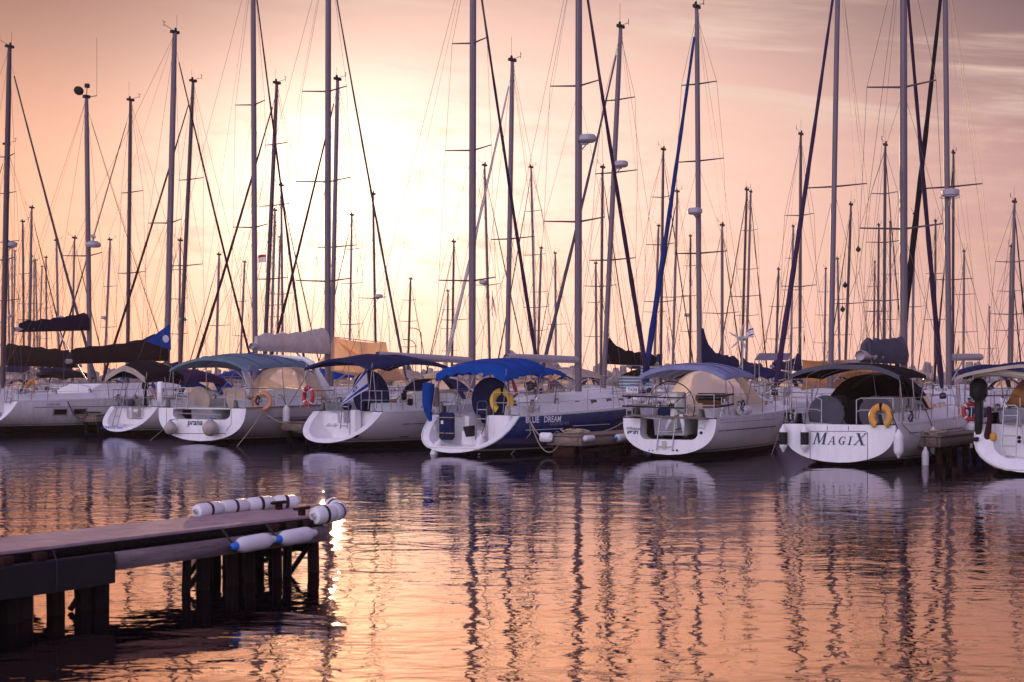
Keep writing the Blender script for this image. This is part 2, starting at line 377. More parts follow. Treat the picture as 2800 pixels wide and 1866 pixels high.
# ------------------------------------------------------------------ boats
TS = [0, .02, .05, .09, .14, .2, .27, .34, .42, .5, .58, .66, .74, .82, .88, .93, .965, .99, 1]
class Boat:
    def __init__(s, name, label, X, Y, phi, L=11.5, B=3.8, sf=.82, z0=1.08, z1=1.35, cut=.9, hull='white', stripe='white',
                 boot=.10, tb=.03, tc=.40, hc=.42, cab=(.62, .82), group=None, cat='sailboat'):
        s.X, s.Y, s.phi, s.L, s.B, s.sf, s.z0, s.z1, s.cut, s.tc, s.hcab, s.cab = X, Y, R(phi), L, B, sf, z0, z1, cut, tc, hc, cab
        s.mhull, s.mstripe, s.boot, s.tb = hull, stripe, boot, tb
        s.e = thing(name, label, cat, (X, Y, 0), R(90 - phi), group)
        s.fw = Vector((math.sin(s.phi), math.cos(s.phi), 0)); s.lf = Vector((-math.cos(s.phi), math.sin(s.phi), 0))
    # local <-> world
    def W(s, p): return Vector((s.X, s.Y, 0)) + s.fw * p[0] + s.lf * p[1] + Vector((0, 0, p[2]))
    def Lc(s, p):
        d = Vector(p) - Vector((s.X, s.Y, 0)); return Vector((d.dot(s.fw), d.dot(s.lf), p[2]))
    def ray(s, px, py):
        o = s.Lc((0, 0, EYE)); d = Vector(((px - 1400) / F, 1, (HOR - py) / F))
        return o, Vector((d.dot(s.fw), d.dot(s.lf), d.z))
    def loc(s, px, py, x=None, y=None):
        o, d = s.ray(px, py); t = (x - o.x) / d.x if x is not None else (y - o.y) / d.y
        return o + d * t
    def trn(s, px, py, off=-.012):
        k = s.cut / s.z0; o, d = s.ray(px, py); t = (k * o.z + off - o.x) / (d.x - k * d.z)
        return o + d * t
    # hull form
    def b(s, t):
        if t < .42: return s.B / 2 * (1 - (1 - s.sf) * ((.42 - t) / .42) ** 2)
        q = (t - .42) / .58; return max(.015, s.B / 2 * max(0, 1 - q ** 2.25) ** .95)
    def d(s, t): return -.02 - (s.tb - .02) * max(0, 1 - t / .25) + .5 * max(0, math.sin(math.pi * min(1, t * 1.02))) ** .8 if 0 < t < .98 else (-s.tb if t <= 0 else -.02)
    def zs(s, t): return s.z0 + (s.z1 - s.z0) * t ** 1.6
    def xat(s, t, z): 
        return t * s.L + s.cut * (z / s.z0) * (1 - t) ** 5 - (1 - z / s.zs(t)) * .55 * t ** 8
    def yat(s, t, z):
        zs, d = s.zs(t), s.d(t); u = min(1, max(0, (zs - z) / (zs + d))); n = 3.0 - 1.3 * t
        return s.b(t) * max(0, 1 - u ** n) ** (.5 + .22 * t)
    def side(s, x, z, sgn=-1, off=.008):
        t = min(1, max(0, x / s.L))
        for _ in range(6): t = min(1, max(0, t - (s.xat(t, z) - x) / s.L))
        return Vector((x, sgn * (s.yat(t, z) + off), z))
    def rows(s, t):
        d, zs, bt = s.d(t), s.zs(t), s.boot
        r = [-d, -d + .3 * (bt + d), -d + .65 * (bt + d), bt, bt + .05, bt + .07]
        return r + [bt + .07 + (zs - bt - .07) * f for f in (.05, .12, .22, .36, .55, .75, .9, 1)]
    def build_hull(s, ts=TS, teak=None):
        P = []
        for t in ts:
            rw = s.rows(t); h = [(s.xat(t, z), s.yat(t, z), z) for z in rw]
            P.append([Vector((x, y, z)) for x, y, z in reversed(h)] + [Vector((x, -y, z)) for x, y, z in h[1:]])
        n = len(P[0]); mid = n // 2
        def pk(i, j):
            k = (mid - 1 - j) if j < mid else (j - mid)
            return 1 if k in (0, 1, 2, 4) else (2 if k == 3 else 0)
        mb = MB().grid(P, pick=pk)
        s.hull = mb.build('hull', [s.mhull, 'black', s.mstripe], s.e, 50)
        return s.hull
    def half(s, t, mode):
        b, z = s.b(t), s.zs(t)
        e = min(1, b / .5)
        q = [(b + .012, z - .02), (b + .012, z + .05), (b - .05 * e, z + .05), (b - .065 * e, z + .02)]
        if mode == 'cock':
            w_ = min(s.B * .37, b - .3)
            q += [(w_, z + .04), (w_ - .05, z + .27), (w_ - .2, z + .28), (w_ - .24, z + .02), (.46, z - .02), (.42, z - .46), (0, z - .46)]
        else:
            w_ = max(.01, min(s.B * .36, b * .64)); h = s.hh(t)
            q += [(w_, z + .04), (w_ - .1 * e, z + .04 + h * .8), (w_ - .22 * e, z + .04 + h), (w_ * .5, z + .09 * e + h * 1.08), (w_ * .35, z + .1 * e + h * 1.1), (w_ * .2, z + .11 * e + h * 1.11), (0, z + .12 * e + h * 1.12)]
        return q
    def hh(s, t):
        a, c = s.cab
        if t < s.tc: return 0
        if t < a: return s.hcab
        return s.hcab * max(0, 1 - (t - a) / (c - a)) ** .8
    def deckz(s, x): 
        t = min(1, max(0, x / s.L)); return s.zs(t) + .04 + s.hh(t)
    def build_deck(s, t0=0.0, full=True, m='deck'):
        ts = sorted(set([t for t in TS if t >= t0] + [t0, s.tc, s.tc + .004] + [s.cab[0], s.cab[1]]))
        P = []
        for t in ts:
            q = s.half(t, 'cock' if t <= s.tc else 'cab'); x = s.xat(t, s.zs(t))
            P.append([Vector((x, y, z)) for y, z in q] + [Vector((x, -y, z)) for y, z in reversed(q[:-1])])
        mb = MB().grid(P)
        s.deck = mb.build('deck', m, s.e, 30); return s.deck
    def build_transom(s, kind='flat', wc=.55, zc=.55, plat=.26, xb=None, rim=.2, boxes=()):
        rw = s.rows(0); k = s.cut / s.z0; mb = MB()
        if kind == 'flat' or kind == 'cut':
            zz = sorted(set([z for z in rw] + ([zc, zc + .06, zc + .14] if kind == 'cut' else [])))
            P = []
            for z in zz:
                y = s.yat(0, z); c = 0.0
                if kind == 'cut' and z >= zc:
                    c = wc * s.b(0) * (1 - .18 * max(0, 1 - (z - zc) / .14) ** 2)
                    c = min(c, y * .95)
                else: c = min(y * .5, wc * s.b(0) * .82)
                P.append([Vector((k * z - .004, q, z)) for q in (y, c, -c, -y)])
            mb.grid(P, pick=lambda i, j: None if (kind == 'cut' and j == 1 and zz[i] >= zc - 1e-6) else 0)
            if kind == 'cut':
                top = [q for q in P if q[0].z >= zc - 1e-6]
                for j in (1, 2): mb.grid([[q[j], q[j] + Vector((.5, 0, 0))] for q in top])
                mb.grid([[top[0][1], top[0][2]], [top[0][1] + Vector((.5, 0, 0)), top[0][2] + Vector((.5, 0, 0))]])
        else:
            xb = xb if xb is not None else s.cut + .12
            rr = .22; zz = sorted(set([z for z in rw if z < plat - .02] + [plat - .001] + [plat + rr * f for f in (.0, .08, .3, .65, 1)] + [z for z in rw if z > plat + rr + .02]))
            P = []; inn = []
            for z in zz:
                y = s.yat(0, z)
                if z < plat: P.append([Vector((k * z - .004, q, z)) for q in (y, y * .4, -y * .4, -y)])
                else:
                    f = min(1, (z - plat) / rr); c = (y - rim) * (.80 + .20 * math.sqrt(1 - (1 - f) ** 2))
                    P.append([Vector((k * z - .004, q, z)) for q in (y, c, -c, -y)]); inn.append(c)
            mb.grid(P, pick=lambda i, j: None if (j == 1 and zz[i] >= plat - .002) else 0)
            U = [p for p, z in zip(P, zz) if z >= plat]
            for j in (1, 2): mb.grid([[q[j], Vector((xb, q[j].y, q[j].z))] for q in U])
            mb.grid([[U[0][1], Vector((xb, U[0][1].y, plat))], [U[0][2], Vector((xb, U[0][2].y, plat))]])
            mb.grid([[Vector((xb, q[1].y, q[1].z)), Vector((xb, .3, q[1].z))] for q in U])
            mb.grid([[Vector((xb, -.3, q[1].z)), Vector((xb, -q[1].y, q[1].z))] for q in U])
            st = [(xb, plat + .30), (xb + .35, plat + .30), (xb + .35, s.z0 - .44)]
            mb.grid([[Vector((xb, .3, plat)), Vector((xb, -.3, plat))]] + [[Vector((x, .3, z)), Vector((x, -.3, z))] for x, z in st])
            for sg in (1, -1): mb.add([(xb, sg * .3, plat + .3), (xb + .9, sg * .3, plat + .3), (xb + .9, sg * .3, s.z0), (xb, sg * .3, s.z0)], [(0, 1, 2, 3)])
            for c_, d_ in boxes: mb.box(c_, d_, bev=.03)
        s.tr = mb.build('transom', s.mtr if hasattr(s, 'mtr') else 'white', s.e, 30); return s.tr
    # rig
    def rig(s, xm, H, r=.1, top=(0, 0), spr=((.42, 1.0), (.68, .8)), jib=None, jr=.05, boom=None, wr=.0075, dark=False, backstay=True,
            jfrac=.97, sub=True, radar=None, rigm='wire', gear=1, sides=8, spdark=False, sweep=.25):
        zd = s.deckz(xm); dx, dy = top; s.xm, s.H, s.zd = xm, H, zd
        def mp(z): 
            f = (z - zd) / (H - zd); return Vector((xm + dx * f, dy * f, z))
        s.mp = mp
        mb = MB(); mb.tube([mp(zd - .1), mp(zd + (H - zd) * .5), mp(zd + (H - zd) * .85), mp(H)], [r, r, r * .93, r * .72], sides, flat=1.0)
        tips = []; sps = []
        for f, hl in spr:
            z = zd + (H - zd) * f; p = mp(z)
            for sg in (1, -1):
                q = p + Vector((-sweep * hl, sg * hl, .06)); tips.append((f, sg, q))
                sm = MB() if sub else mb; sm.tube([p, q], [.035 if r > .08 else .028, .022], 5)
                if sub: sps.append(sm)
        ms = s.mast = mb.build('mast', 'aludark' if dark else 'alu', s.e, 60)
        for sm in sps: sm.build('spreader', 'aludark', ms)
        if gear:
            g = MB(); a = mp(H); g.box(a + Vector((0, 0, .03)), (.42, .16, .12)); g.tube([a + Vector((.15, .06, .05)), a + Vector((.15, .06, random.uniform(.5, 1.1)))], .008, 4)
            g.tube([a + Vector((-.1, 0, .1)), a + Vector((-.55, .05, .28))], .012, 4); g.tube([a + Vector((-.55, .05, .2)), a + Vector((-.55, .05, .42))], .015, 4)
            g.tube([a + Vector((-.68, .0, .42)), a + Vector((-.4, .12, .42))], .012, 4)
            g.lathe([(.05, 0), (.055, .12), (0, .16)], a + Vector((.02, -.03, .08)), n=8)
            g.build('masthead_gear', 'rubber', ms)
        if radar:
            z, sg, k = radar; p = mp(z); q = p + Vector((.32 * sg if k == 'f' else 0, 0 if k == 'f' else .34 * sg, 0)); rb = MB()
            rb.lathe([(0, 0), (.22, .0), (.29, .06), (.29, .17), (.24, .24), (0, .27)], q + Vector((0, 0, .04)), n=16)
            rb.box((p + q) / 2, (.34, .1, .06) if k == 'f' else (.1, .36, .06)); rb.tube([q + Vector((0, 0, .02)), p - Vector((0, 0, .3))], .025, 5)
            rb.build('radar_dome', 'grey', ms)
        # standing rigging
        wb = MB(); tp = mp(H - .05); bx = s.xm - .15; yb = s.yat(min(1, xm / s.L), s.zs(min(1, xm / s.L))) - .06
        zc = s.zs(xm / s.L) + .05
        for sg in (1, -1):
            pts = [Vector((bx, sg * yb, zc))] + [q for f, g2, q in tips if g2 == sg] + [mp(zd + (H - zd) * .98)]
            wb.tube(pts, wr, 3, cap=False)
            if tips: wb.tube([Vector((bx - .3, sg * yb, zc)), mp(zd + (H - zd) * spr[0][0] - .1)], wr, 3, cap=False)
            if len(spr) > 1:
                a_ = [q for f, g2, q in tips if g2 == sg][0]; wb.tube([a_, mp(zd + (H - zd) * spr[1][0] - .1)], wr * .8, 3, cap=False)
        if backstay:
            j = mp(H * .32); k_ = Vector((.5, 0, 3.2))
            a_ = tp.lerp(Vector((s.cut + .1, 0, s.z0)), .72)
            wb.tube([tp, a_], wr, 3, cap=False)
            for sg in (1, -1): wb.tube([a_, Vector((s.cut + .15, sg * s.b(0) * .7, s.z0 + .05))], wr, 3, cap=False)
        tack = Vector((s.L - .18, 0, s.zs(1) + .22)); head = mp(zd + (H - zd) * jfrac)
        wb.tube([tack, head], wr, 3, cap=False)
        for q in (.05, -.06): wb.tube([mp(zd + 1) + Vector((-.16, q, 0)), mp(H - .2) + Vector((-.1, q, 0))], wr * .8, 3, cap=False)
        wb.build('rigging', rigm, s.e)
        if jib:
            N = 26; pts = []; rr = []
            for i in range(N + 1):
                f = .03 + .92 * i / N; p = tack.lerp(head, f); p.z -= .22 * math.sin(math.pi * f); pts.append(p)
                rr.append(jr * (1.15 - .72 * f) * (1 + .10 * math.sin(i * 2.1)) * (1 if f > .05 else .6))
            jb = MB().tube(pts, rr, 7)
            jb.lathe([(.03, 0), (.11, .02), (.11, .16), (.03, .2)], tack + Vector((0, 0, .02)), head - tack, 10)
            s.jib = jb.build('furled_jib', jib, s.e, 70)
        if boom:
            s.make_boom(**boom)
    def make_boom(s, z=2.75, ln=4.2, r=.1, cover=None, h0=.9, h1=.28, kind='cover', ang=0.0, w0=.22, rise=.12, topm=None, dec=5.0):
        a = s.mp(z); dirv = Vector((-math.cos(ang), math.sin(ang), 0)); e = a + dirv * ln + Vector((0, 0, rise))
        mb = MB().tube([a - dirv * -.12, a.lerp(e, .5), e], [r * .9, r, r * .95], 8); mb.lathe([(.04, 0), (r * 1.05, .02), (r * .9, .12)], e, dirv, 8)
        mb.tube([a.lerp(e, .45) - Vector((0, 0, r)), s.mp(s.zd + .25)], .03, 5)
        bo = s.boom = mb.build('boom', 'spar', s.e, 50)
        if cover:
            P = []; N = 16
            sd = Vector((-dirv.y, dirv.x, 0))
            for i in range(N + 1):
                f = i / N; c_ = a.lerp(e, .02 + .95 * f); hz = h1 + (h0 - h1) * math.exp(-f * dec) + .035 * math.sin(i * 1.9 + a.x) + .02 * math.sin(i * 4.1)
                hw = (w0 * (1 - .45 * f) + .02 * math.sin(i * 2.3)); k = 1 if 0 < i < N else .75
                row = [c_ - sd * hw * .55 - Vector((0, 0, r + .03)), c_ - sd * hw * k + Vector((0, 0, .05)), c_ - sd * hw * .75 * k + Vector((0, 0, hz * .55)), c_ - sd * .05 + Vector((0, 0, hz * k)),
                       c_ + sd * .05 + Vector((0, 0, hz * k)), c_ + sd * hw * .75 * k + Vector((0, 0, hz * .55)), c_ + sd * hw * k + Vector((0, 0, .05)), c_ + sd * hw * .55 - Vector((0, 0, r + .03))]
                P.append(row)
            cb = MB().grid(P, closed=True); cb.f += [tuple(range(8)), tuple(N * 8 + k for k in range(8))]; cb.m += [0, 0]
            s.cover = cb.build('sail_cover', cover, s.e, 60)
            lz = MB()
            for f in (.3, .6):
                p = a.lerp(e, f)
                for sg in (1, -1): lz.tube([p + sd * .12 * sg, s.mp(z + (s.H - z) * .45)], .005, 3, cap=False)
            lz.build('lazy_jack', 'wire', bo)
        tl = MB(); tl.tube([e, s.mp(s.H - .1)], .005, 3, cap=False); tl.build('topping_lift', 'wire', bo)
    # canvas
    def bimini(s, x0, x1, hw, ze, zt, cm='c_navy', tilt=0.0, val=.16, crown=.12, sag_=.03, y0=0.0, frame=True, edge=None, pw=2.6, dz=(0, 0), name='bimini', scallop=0.0):
        P = []; nv, nu = 14, 18
        def top(u, v):
            z = zt - (zt - ze) * abs(u) ** pw - crown * (2 * v - 1) ** 2 + tilt * (v - .5)
            return z - sag_ * (math.sin(math.pi * v * 3) ** 2) * (1 - u * u) + .008 * math.sin(9 * u + 5 * v)
        for i in range(-1, nv + 2):
            v = min(1, max(0, i / nv)); row = []
            for j in range(-1, nu + 2):
                u = -1 + 2 * min(nu, max(0, j)) / nu; z = top(u, v); dr = 0
                if j in (-1, nu + 1) or i in (-1, nv + 1): dr = val * (1 + scallop * abs(math.sin(j * 1.05 if i in (-1, nv + 1) else i * 1.2)))
                row.append(Vector((x0 + (x1 - x0) * v + (-.03 if i == -1 else .03 if i == nv + 1 else 0), y0 + hw * u + (-.03 if j == -1 else .03 if j == nu + 1 else 0), z - dr)))
            P.append(row)
        mats = [cm] + ([edge] if edge else [])
        o = MB().grid(P, pick=lambda i, j: 1 if edge and i == 0 else 0).build(name, mats, s.e, 55)
        sb = MB()
        for v in (.2, .5, .8): sb.tube([Vector((x0 + (x1 - x0) * v, y0 + hw * (-1 + j / 8), top(-1 + j / 8, v) + .004)) for j in range(17)], .011, 4)
        sb.build('seam', cm if cm in ('c_dark', 'c_navy') else 'c_navy', o, 80)
        if frame:
            fb = MB(); xa = (x0 + x1) / 2
            for v, xf in ((.04, x0 + .25), (.5, xa + .1), (.96, xa + .35)):
                pts = [Vector((xf, y0 + s.b(.2) * 0 + hw + .05, s.z0 + .1))]
                for j in range(11):
                    u = 1 - 2 * j / 10; pts.append(Vector((x0 + (x1 - x0) * v, y0 + hw * u * .985, top(u, v) - .045)))
                pts.append(Vector((xf, y0 - hw - .05, s.z0 + .1)))
                fb.tube(pts, .016, 5)
            for sg in (1, -1): fb.tube([Vector((x0 + .1, y0 + sg * hw, ze - .05)), Vector((x0 - .15 if x0 > .5 else .3, y0 + sg * (hw + .05), s.z0 + .1))], .008, 4)
            fb.build('bimini_frame', 'steel', o)
        return o
    def hood(s, x0, x1, hw, zt, cm='c_blue', wm='vinyl', zb=None, slope=.5):
        zb = zb if zb is not None else s.deckz(x0 + .4) - .05
        nv, nu = 12, 16; P = []
        for i in range(nv + 1):
            v = i / nv; row = []
            zc = zt + .03 * math.sin(v * 3) if v < slope else zt - (zt - zb - .05) * ((v - slope) / (1 - slope)) ** 1.15
            for j in range(nu + 1):
                u = -1 + 2 * j / nu; k = hw * (1 - .25 * v ** 2)
                row.append(Vector((x0 + (x1 - x0) * v - .18 * (1 - u * u) * 0, k * u, zb + (zc - zb) * (1 - abs(u) ** 3.2) - (.0))))
            P.append(row)
        def win(i, j):
            v = (i + .5) / nv; u = abs(-1 + 2 * (j + .5) / nu)
            if v > slope - .02 and v < .96 and u < .80 and not (.0 <= u < .07): return True
            return False
        def wins(i, j):
            v = (i + .5) / nv; u = abs(-1 + 2 * (j + .5) / nu)
            return .14 < v < .86 and .88 < u < .985 if False else (.15 < v < .8 and .86 < u < .99)
        isw = lambda i, j: win(i, j) or wins(i, j)
        o = MB().grid(P, pick=lambda i, j: None if isw(i, j) else 0).build('sprayhood', cm, s.e, 50)
        for jr in (range(0, 2), range(2, 8), range(8, 14), range(14, 16)):
            wq = MB().grid(P, pick=lambda i, j: 0 if isw(i, j) and j in jr else None)
            if wq.f: wq.build('window', wm, o, 50)
        return o
    # rails
    def rails(s, x1=None, gap=.45, h=.62, pulpit=True, across=True, life=True, wr=.006):
        ts = (.0, .05, .11)
        for sg in (1, -1):
            pb = MB()
            edge = [Vector((s.xat(t, s.zs(t)) + .06, sg * (s.b(t) - .08), s.zs(t) + .05)) for t in ts]
            for hh in (h, h * .52):
                line = [p + Vector((0, 0, hh)) for p in reversed(edge)]
                if across: line += [Vector((edge[0].x - .02, sg * (gap + .12), edge[0].z + hh)), Vector((edge[0].x, sg * gap, edge[0].z + hh - .05))]
                pb.tube(line, .0145, 5)
            for p in edge: pb.tube([p, p + Vector((0, 0, h))], .0145, 5)
            if across: pb.tube([Vector((edge[0].x, sg * gap, edge[0].z - .03)), Vector((edge[0].x, sg * gap, edge[0].z + h - .05))], .0145, 5)
            pb.build('pushpit', 'steel', s.e, 60)
        if life:
            lb = MB(); sts = [.11, .24, .37, .5, .63, .76, .88]
            for sg in (1, -1):
                ps = [Vector((t * s.L, sg * (s.b(t) - .07), s.zs(t) + .05)) for t in sts]
                for p in ps[1:]: lb.tube([p, p + Vector((0, 0, h))], .012, 4)
                for hh in (h - .01, h * .5): lb.tube([p + Vector((0, 0, hh)) for p in ps], wr, 3, cap=False)
            lb.build('lifelines', 'steel', s.e, 60)
        if pulpit:
            qb = MB()
            for hh in (h, h * .5):
                qb.tube([Vector((t * s.L, sg * max(.05, s.b(t) - .04), s.zs(t) + .05 + hh)) for t, sg in ((.88, 1), (.95, 1), (.995, 1), (.995, -1), (.95, -1), (.88, -1))], .0145, 5)
            for t in (.88, .95):
                for sg in (1, -1): qb.tube([Vector((t * s.L, sg * (s.b(t) - .04), s.zs(t))), Vector((t * s.L, sg * (s.b(t) - .04), s.zs(t) + h + .05))], .0145, 5)
            qb.build('pulpit', 'steel', s.e, 60)
    def portlights(s, xs, w_=.42, h=.14):
        for x in xs:
            for sg in (1, -1):
                t = x / s.L; e = 1; z = s.zs(t) + .04 + s.hh(t) * .5
                def yy(xx):
                    tt = xx / s.L; return sg * (min(s.B * .36, s.b(tt) * .64) - .055 + .012)
                mb = MB(); mb.add([(x - w_ / 2, yy(x - w_ / 2), z - h / 2), (x + w_ / 2, yy(x + w_ / 2), z - h / 2), (x + w_ / 2, yy(x + w_ / 2) - sg * .035, z + h / 2), (x - w_ / 2, yy(x - w_ / 2) - sg * .035, z + h / 2)], [(0, 1, 2, 3)])
                mb.build('portlight', 'pane', s.e)
    def sidepatch(s, name, x0, x1, z0, z1, m, sg=-1, off=.009, n=6):
        P = [[s.side(x0 + (x1 - x0) * i / n, z, sg, off) for i in range(n + 1)] for z in (z0, (z0 + z1) / 2, z1)]
        return MB().grid(P).build(name, m, s.e)
    def sidetext(s, txt, x, z, size, m, shear=0.0, bold=0.0, name='side_lettering', space=1.0):
        return text_obj(name, txt, size, lambda u, v: s.side(x + u, z + v, -1, .012), m, s.e, shear, bold, space=space)
    def sterntext(s, txt, px, py, size, m, shear=0.0, bold=0.0, name='name_lettering', space=1.0, off=-.02, align='LEFT'):
        p = s.trn(px, py, off); k = s.cut / s.z0
        return text_obj(name, txt, size, lambda u, v: Vector((k * (p.z + v) + off, p.y - u, p.z + v)), m, s.e, shear, bold, space=space, align=align)
    def ladder(s, p0, p1, w_=.32, n=4, name='boarding_ladder'):
        p0, p1 = Vector(p0), Vector(p1); mb = MB(); h = Vector((0, w_ / 2, 0))
        mb.tube([p0 + h, p1 + h, p1 + h * .6 + (p1 - p0) * .05, p1 - h * .6 + (p1 - p0) * .05, p1 - h, p0 - h], .017, 5)
        for i in range(n):
            q = p0.lerp(p1, (i + .25) / n); mb.tube([q + h, q - h], .016, 5)
        return mb.build(name, 'steel', s.e, 60)
    def wheel(s, x, y, r, m='steel', cover=None, z=None, name='steering_wheel'):
        z = z if z is not None else s.z0 + .38; mb = MB().ring((x, y, z), (1, 0, .12), r, .016, 32, 6)
        for k in range(5):
            a = k * 2 * math.pi / 5; mb.tube([(x, y, z), (x - .12 * r * math.sin(a), y + r * math.cos(a), z + r * math.sin(a))], .009, 4)
        mb.lathe([(.07, -.05), (.07, .05)], (x, y, z), (1, 0, 0), 10)
        o = mb.build(name, m, s.e, 60)
        pd = MB(); pd.box((x + .16, y, z - .3), (.22, .26, .95), bev=.06); pd.box((x + .14, y, z + .26), (.2, .36, .22), bev=.05); pd.build('helm_pedestal', 'cream', s.e)
        if cover: MB().disc((x - .03, y, z), (1, 0, .12), r * 1.06, .09, 28).build('wheel_cover', cover, s.e)
        return o
    def clutter(s, seed, coils=4):
        """winches, coiled lines and small bags about the cockpit"""
        q = random.Random(seed)
        for sg in (1, -1):
            for x in (s.L * .19, s.L * .30):
                t = x / s.L; w_ = min(s.B * .37, s.b(t) - .3) - .13; z = s.zs(t) + .27
                wb = MB().lathe([(.085, 0), (.075, .03), (.055, .07), (.06, .12), (.075, .15), (.045, .165), (0, .17)], (x, sg * w_, z), n=12); wb.build('winch', 'steel', s.e, 40)
        for k in range(coils):
            t = q.uniform(.01, .2); sg = q.choice((1, -1)); c = Vector((s.xat(t, s.zs(t)) + .05, sg * (s.b(t) - .07), s.zs(t) + q.uniform(.3, .6))); pts = []
            for i in range(46):
                a = i * .42; pts.append(c + Vector((.10 * math.cos(a) + .004 * i * q.uniform(-1, 1), sg * .03 * math.sin(i * 1.3), -.05 - .20 * (1 - math.sin(a)) * .5 * 1.6)))
            MB().tube(pts, .011, 4).build('rope_coil', q.choice(('rope', 'darkrope', 'fender')), s.e, 80)
        for k in range(3):
            x = q.uniform(.12, .3) * s.L; y = q.uniform(-.5, .5) * s.B * .5; MB().box((x, y, s.z0 + .02 + .12), (.4, .3, q.uniform(.2, .35)), bev=.08, rz=q.uniform(0, 2)).build(q.choice(('cockpit_cushion', 'kit_bag')), q.choice(('c_navy', 'c_dark', 'c_grey')), s.e, 50)
        hs = MB(); p = Vector((s.L * .36, -s.B * .2, s.z0 + .35)); hs.tube([p, p + Vector((.3, .1, .5)), p + Vector((.5, .3, .7))], .02, 5); hs.build('grab_rail', 'steel', s.e)
# ------------------------------------------------------------------ ground sheet: the harbour water
g = MB(); g.add([(-1500, -60, 0), (1500, -60, 0), (1500, 3500, 0), (-1500, 3500, 0)], [(0, 1, 2, 3)])
tag(g.build('water', 'water'), 'calm harbour water with small ripples', 'water', kind='structure')
# ------------------------------------------------------------------ loose gear
def fender(top, axis, ln, r, label, caps=('bluecap', 'bluecap'), body='fender', group='fenders', line=None):
    a = Vector(axis).normalized(); p = [(.012, -.05), (.035, -.03), (.04, .0), (r * .55, .03), (r * .92, .09), (r, .15)]
    n = len(p); L2 = ln - .3
    p += [(r * 1.0, .15 + L2 * f) for f in (.33, .66, 1)] + [(r * .92, ln - .09), (r * .55, ln - .03), (.04, ln), (.035, ln + .03), (.012, ln + .05)]
    mb = MB(); mb.lathe(p, (0, 0, 0), a, 14, pick=lambda i, j: 1 if i < (5 if body == 'rubber' else 3) else (2 if i > len(p) - (7 if body == 'rubber' else 5) else 0))
    o = mb.build('fender', [body, caps[0], caps[1]], None, 50, loc=top); tag(o, label, 'fender', group)
    if line is not None:
        d = Vector(line) - Vector(top); MB().tube([(0, 0, 0), tuple(d)], .012, 4).build('fender_line', 'darkrope', o)
    return o
def ball(c, r, label, line=None):
    mb = MB(); mb.lathe([(.02, -r * 1.0), (r * .5, -r * .88), (r * .82, -r * .58), (r, -.1 * r), (r * .96, .3 * r), (r * .72, .72 * r), (r * .4, 1.0 * r), (r * .2, 1.22 * r), (r * .16, 1.32 * r), (0, 1.34 * r)], (0, 0, 0), n=20)
    o = mb.build('ball_fender', 'fendgrey', None, 60, loc=c); tag(o, label, 'fender', 'round fenders')
    cp = MB(); cp.lathe([(r * .22, 1.16 * r), (r * .2, 1.36 * r), (0, 1.38 * r)], (0, 0, 0), n=10); cp.build('fender_eye', 'bluecap', o)
    if line is not None:
        d = Vector(line) - Vector(c); MB().tube([(0, 0, 1.34 * r), tuple(d)], .012, 4).build('fender_line', 'darkrope', o)
    return o
def lifering(c, nrm, Rr, rr, m, label, bands=None, sx=1.0):
    mb = MB().ring((0, 0, 0), nrm, Rr, rr, 36, 10, u0=(0, 0, 1), pick=(lambda i, j: 1 if (i % 9) == 4 else 0) if bands else None)
    o = tag(mb.build('lifebuoy', [m] + ([bands] if bands else []), None, 60, loc=c), label, 'lifebuoy')
    rp = MB()
    for q in range(4):
        a = math.pi / 4 + q * math.pi / 2; n_ = Vector(nrm).normalized(); u = (Vector((0, 0, 1)) - n_ * n_.z).normalized(); v = n_.cross(u)
        rp.tube([(u * math.cos(a + k * .26) + v * math.sin(a + k * .26)) * (Rr + rr + .015 + .02 * math.sin(k * math.pi / 6)) for k in range(7)], .008, 4)
    rp.build('grab_line', 'rope', o); return o
def horseshoe(c, nrm, u0, Rr, rr, m, label):
    mb = MB().ring((0, 0, 0), nrm, Rr, rr, 28, 10, a0=R(-148), a1=R(148), u0=u0, flat=.62, sx=1.12)
    o = tag(mb.build('horseshoe_buoy', m, None, 60, loc=c), label, 'lifebuoy')
    st = MB().ring((0, 0, 0), nrm, Rr, rr * 1.03, 2, 10, a0=R(-8), a1=R(8), u0=u0, flat=.64, sx=1.12); st.build('strap', 'c_dark', o); return o
def rope(pts, label, r=.014, m='rope', name='mooring_rope'):
    return tag(MB().tube(pts, r, 5).build(name, m, None, 80), label, 'rope', 'mooring ropes')
def flag(p_hoist_top, hoist, fly, w_, h_, fn, mats, label, sagk=.18, nx=48, ny=32, pole=None, name='flag', fly2=None):
    P = []; hz = Vector(hoist).normalized(); fl1 = Vector(fly).normalized(); fl2 = Vector(fly2).normalized() if fly2 is not None else fl1; nr = hz.cross(fl1).normalized()
    for i in range(nx + 1):
        row = []
        for j in range(ny + 1):
            u, v = i / nx, j / ny; fl = fl1.lerp(fl2, v)
            row.append(fl * u * w_ + hz * v * h_ + nr * (.05 * math.sin(u * 7 + v * 2) * u * w_) + Vector((0, 0, -sagk * u * u * w_)))
        P.append(row)
    o = MB().grid(P, pick=lambda i, j: fn((i + .5) / nx, (j + .5) / ny)).build(name, mats, None, 80, loc=p_hoist_top)
    tag(o, label, 'flag')
    if pole: MB().tube([Vector(p) - Vector(p_hoist_top) for p in pole], .014, 5).build('flagstaff', 'alu', o)
    return o
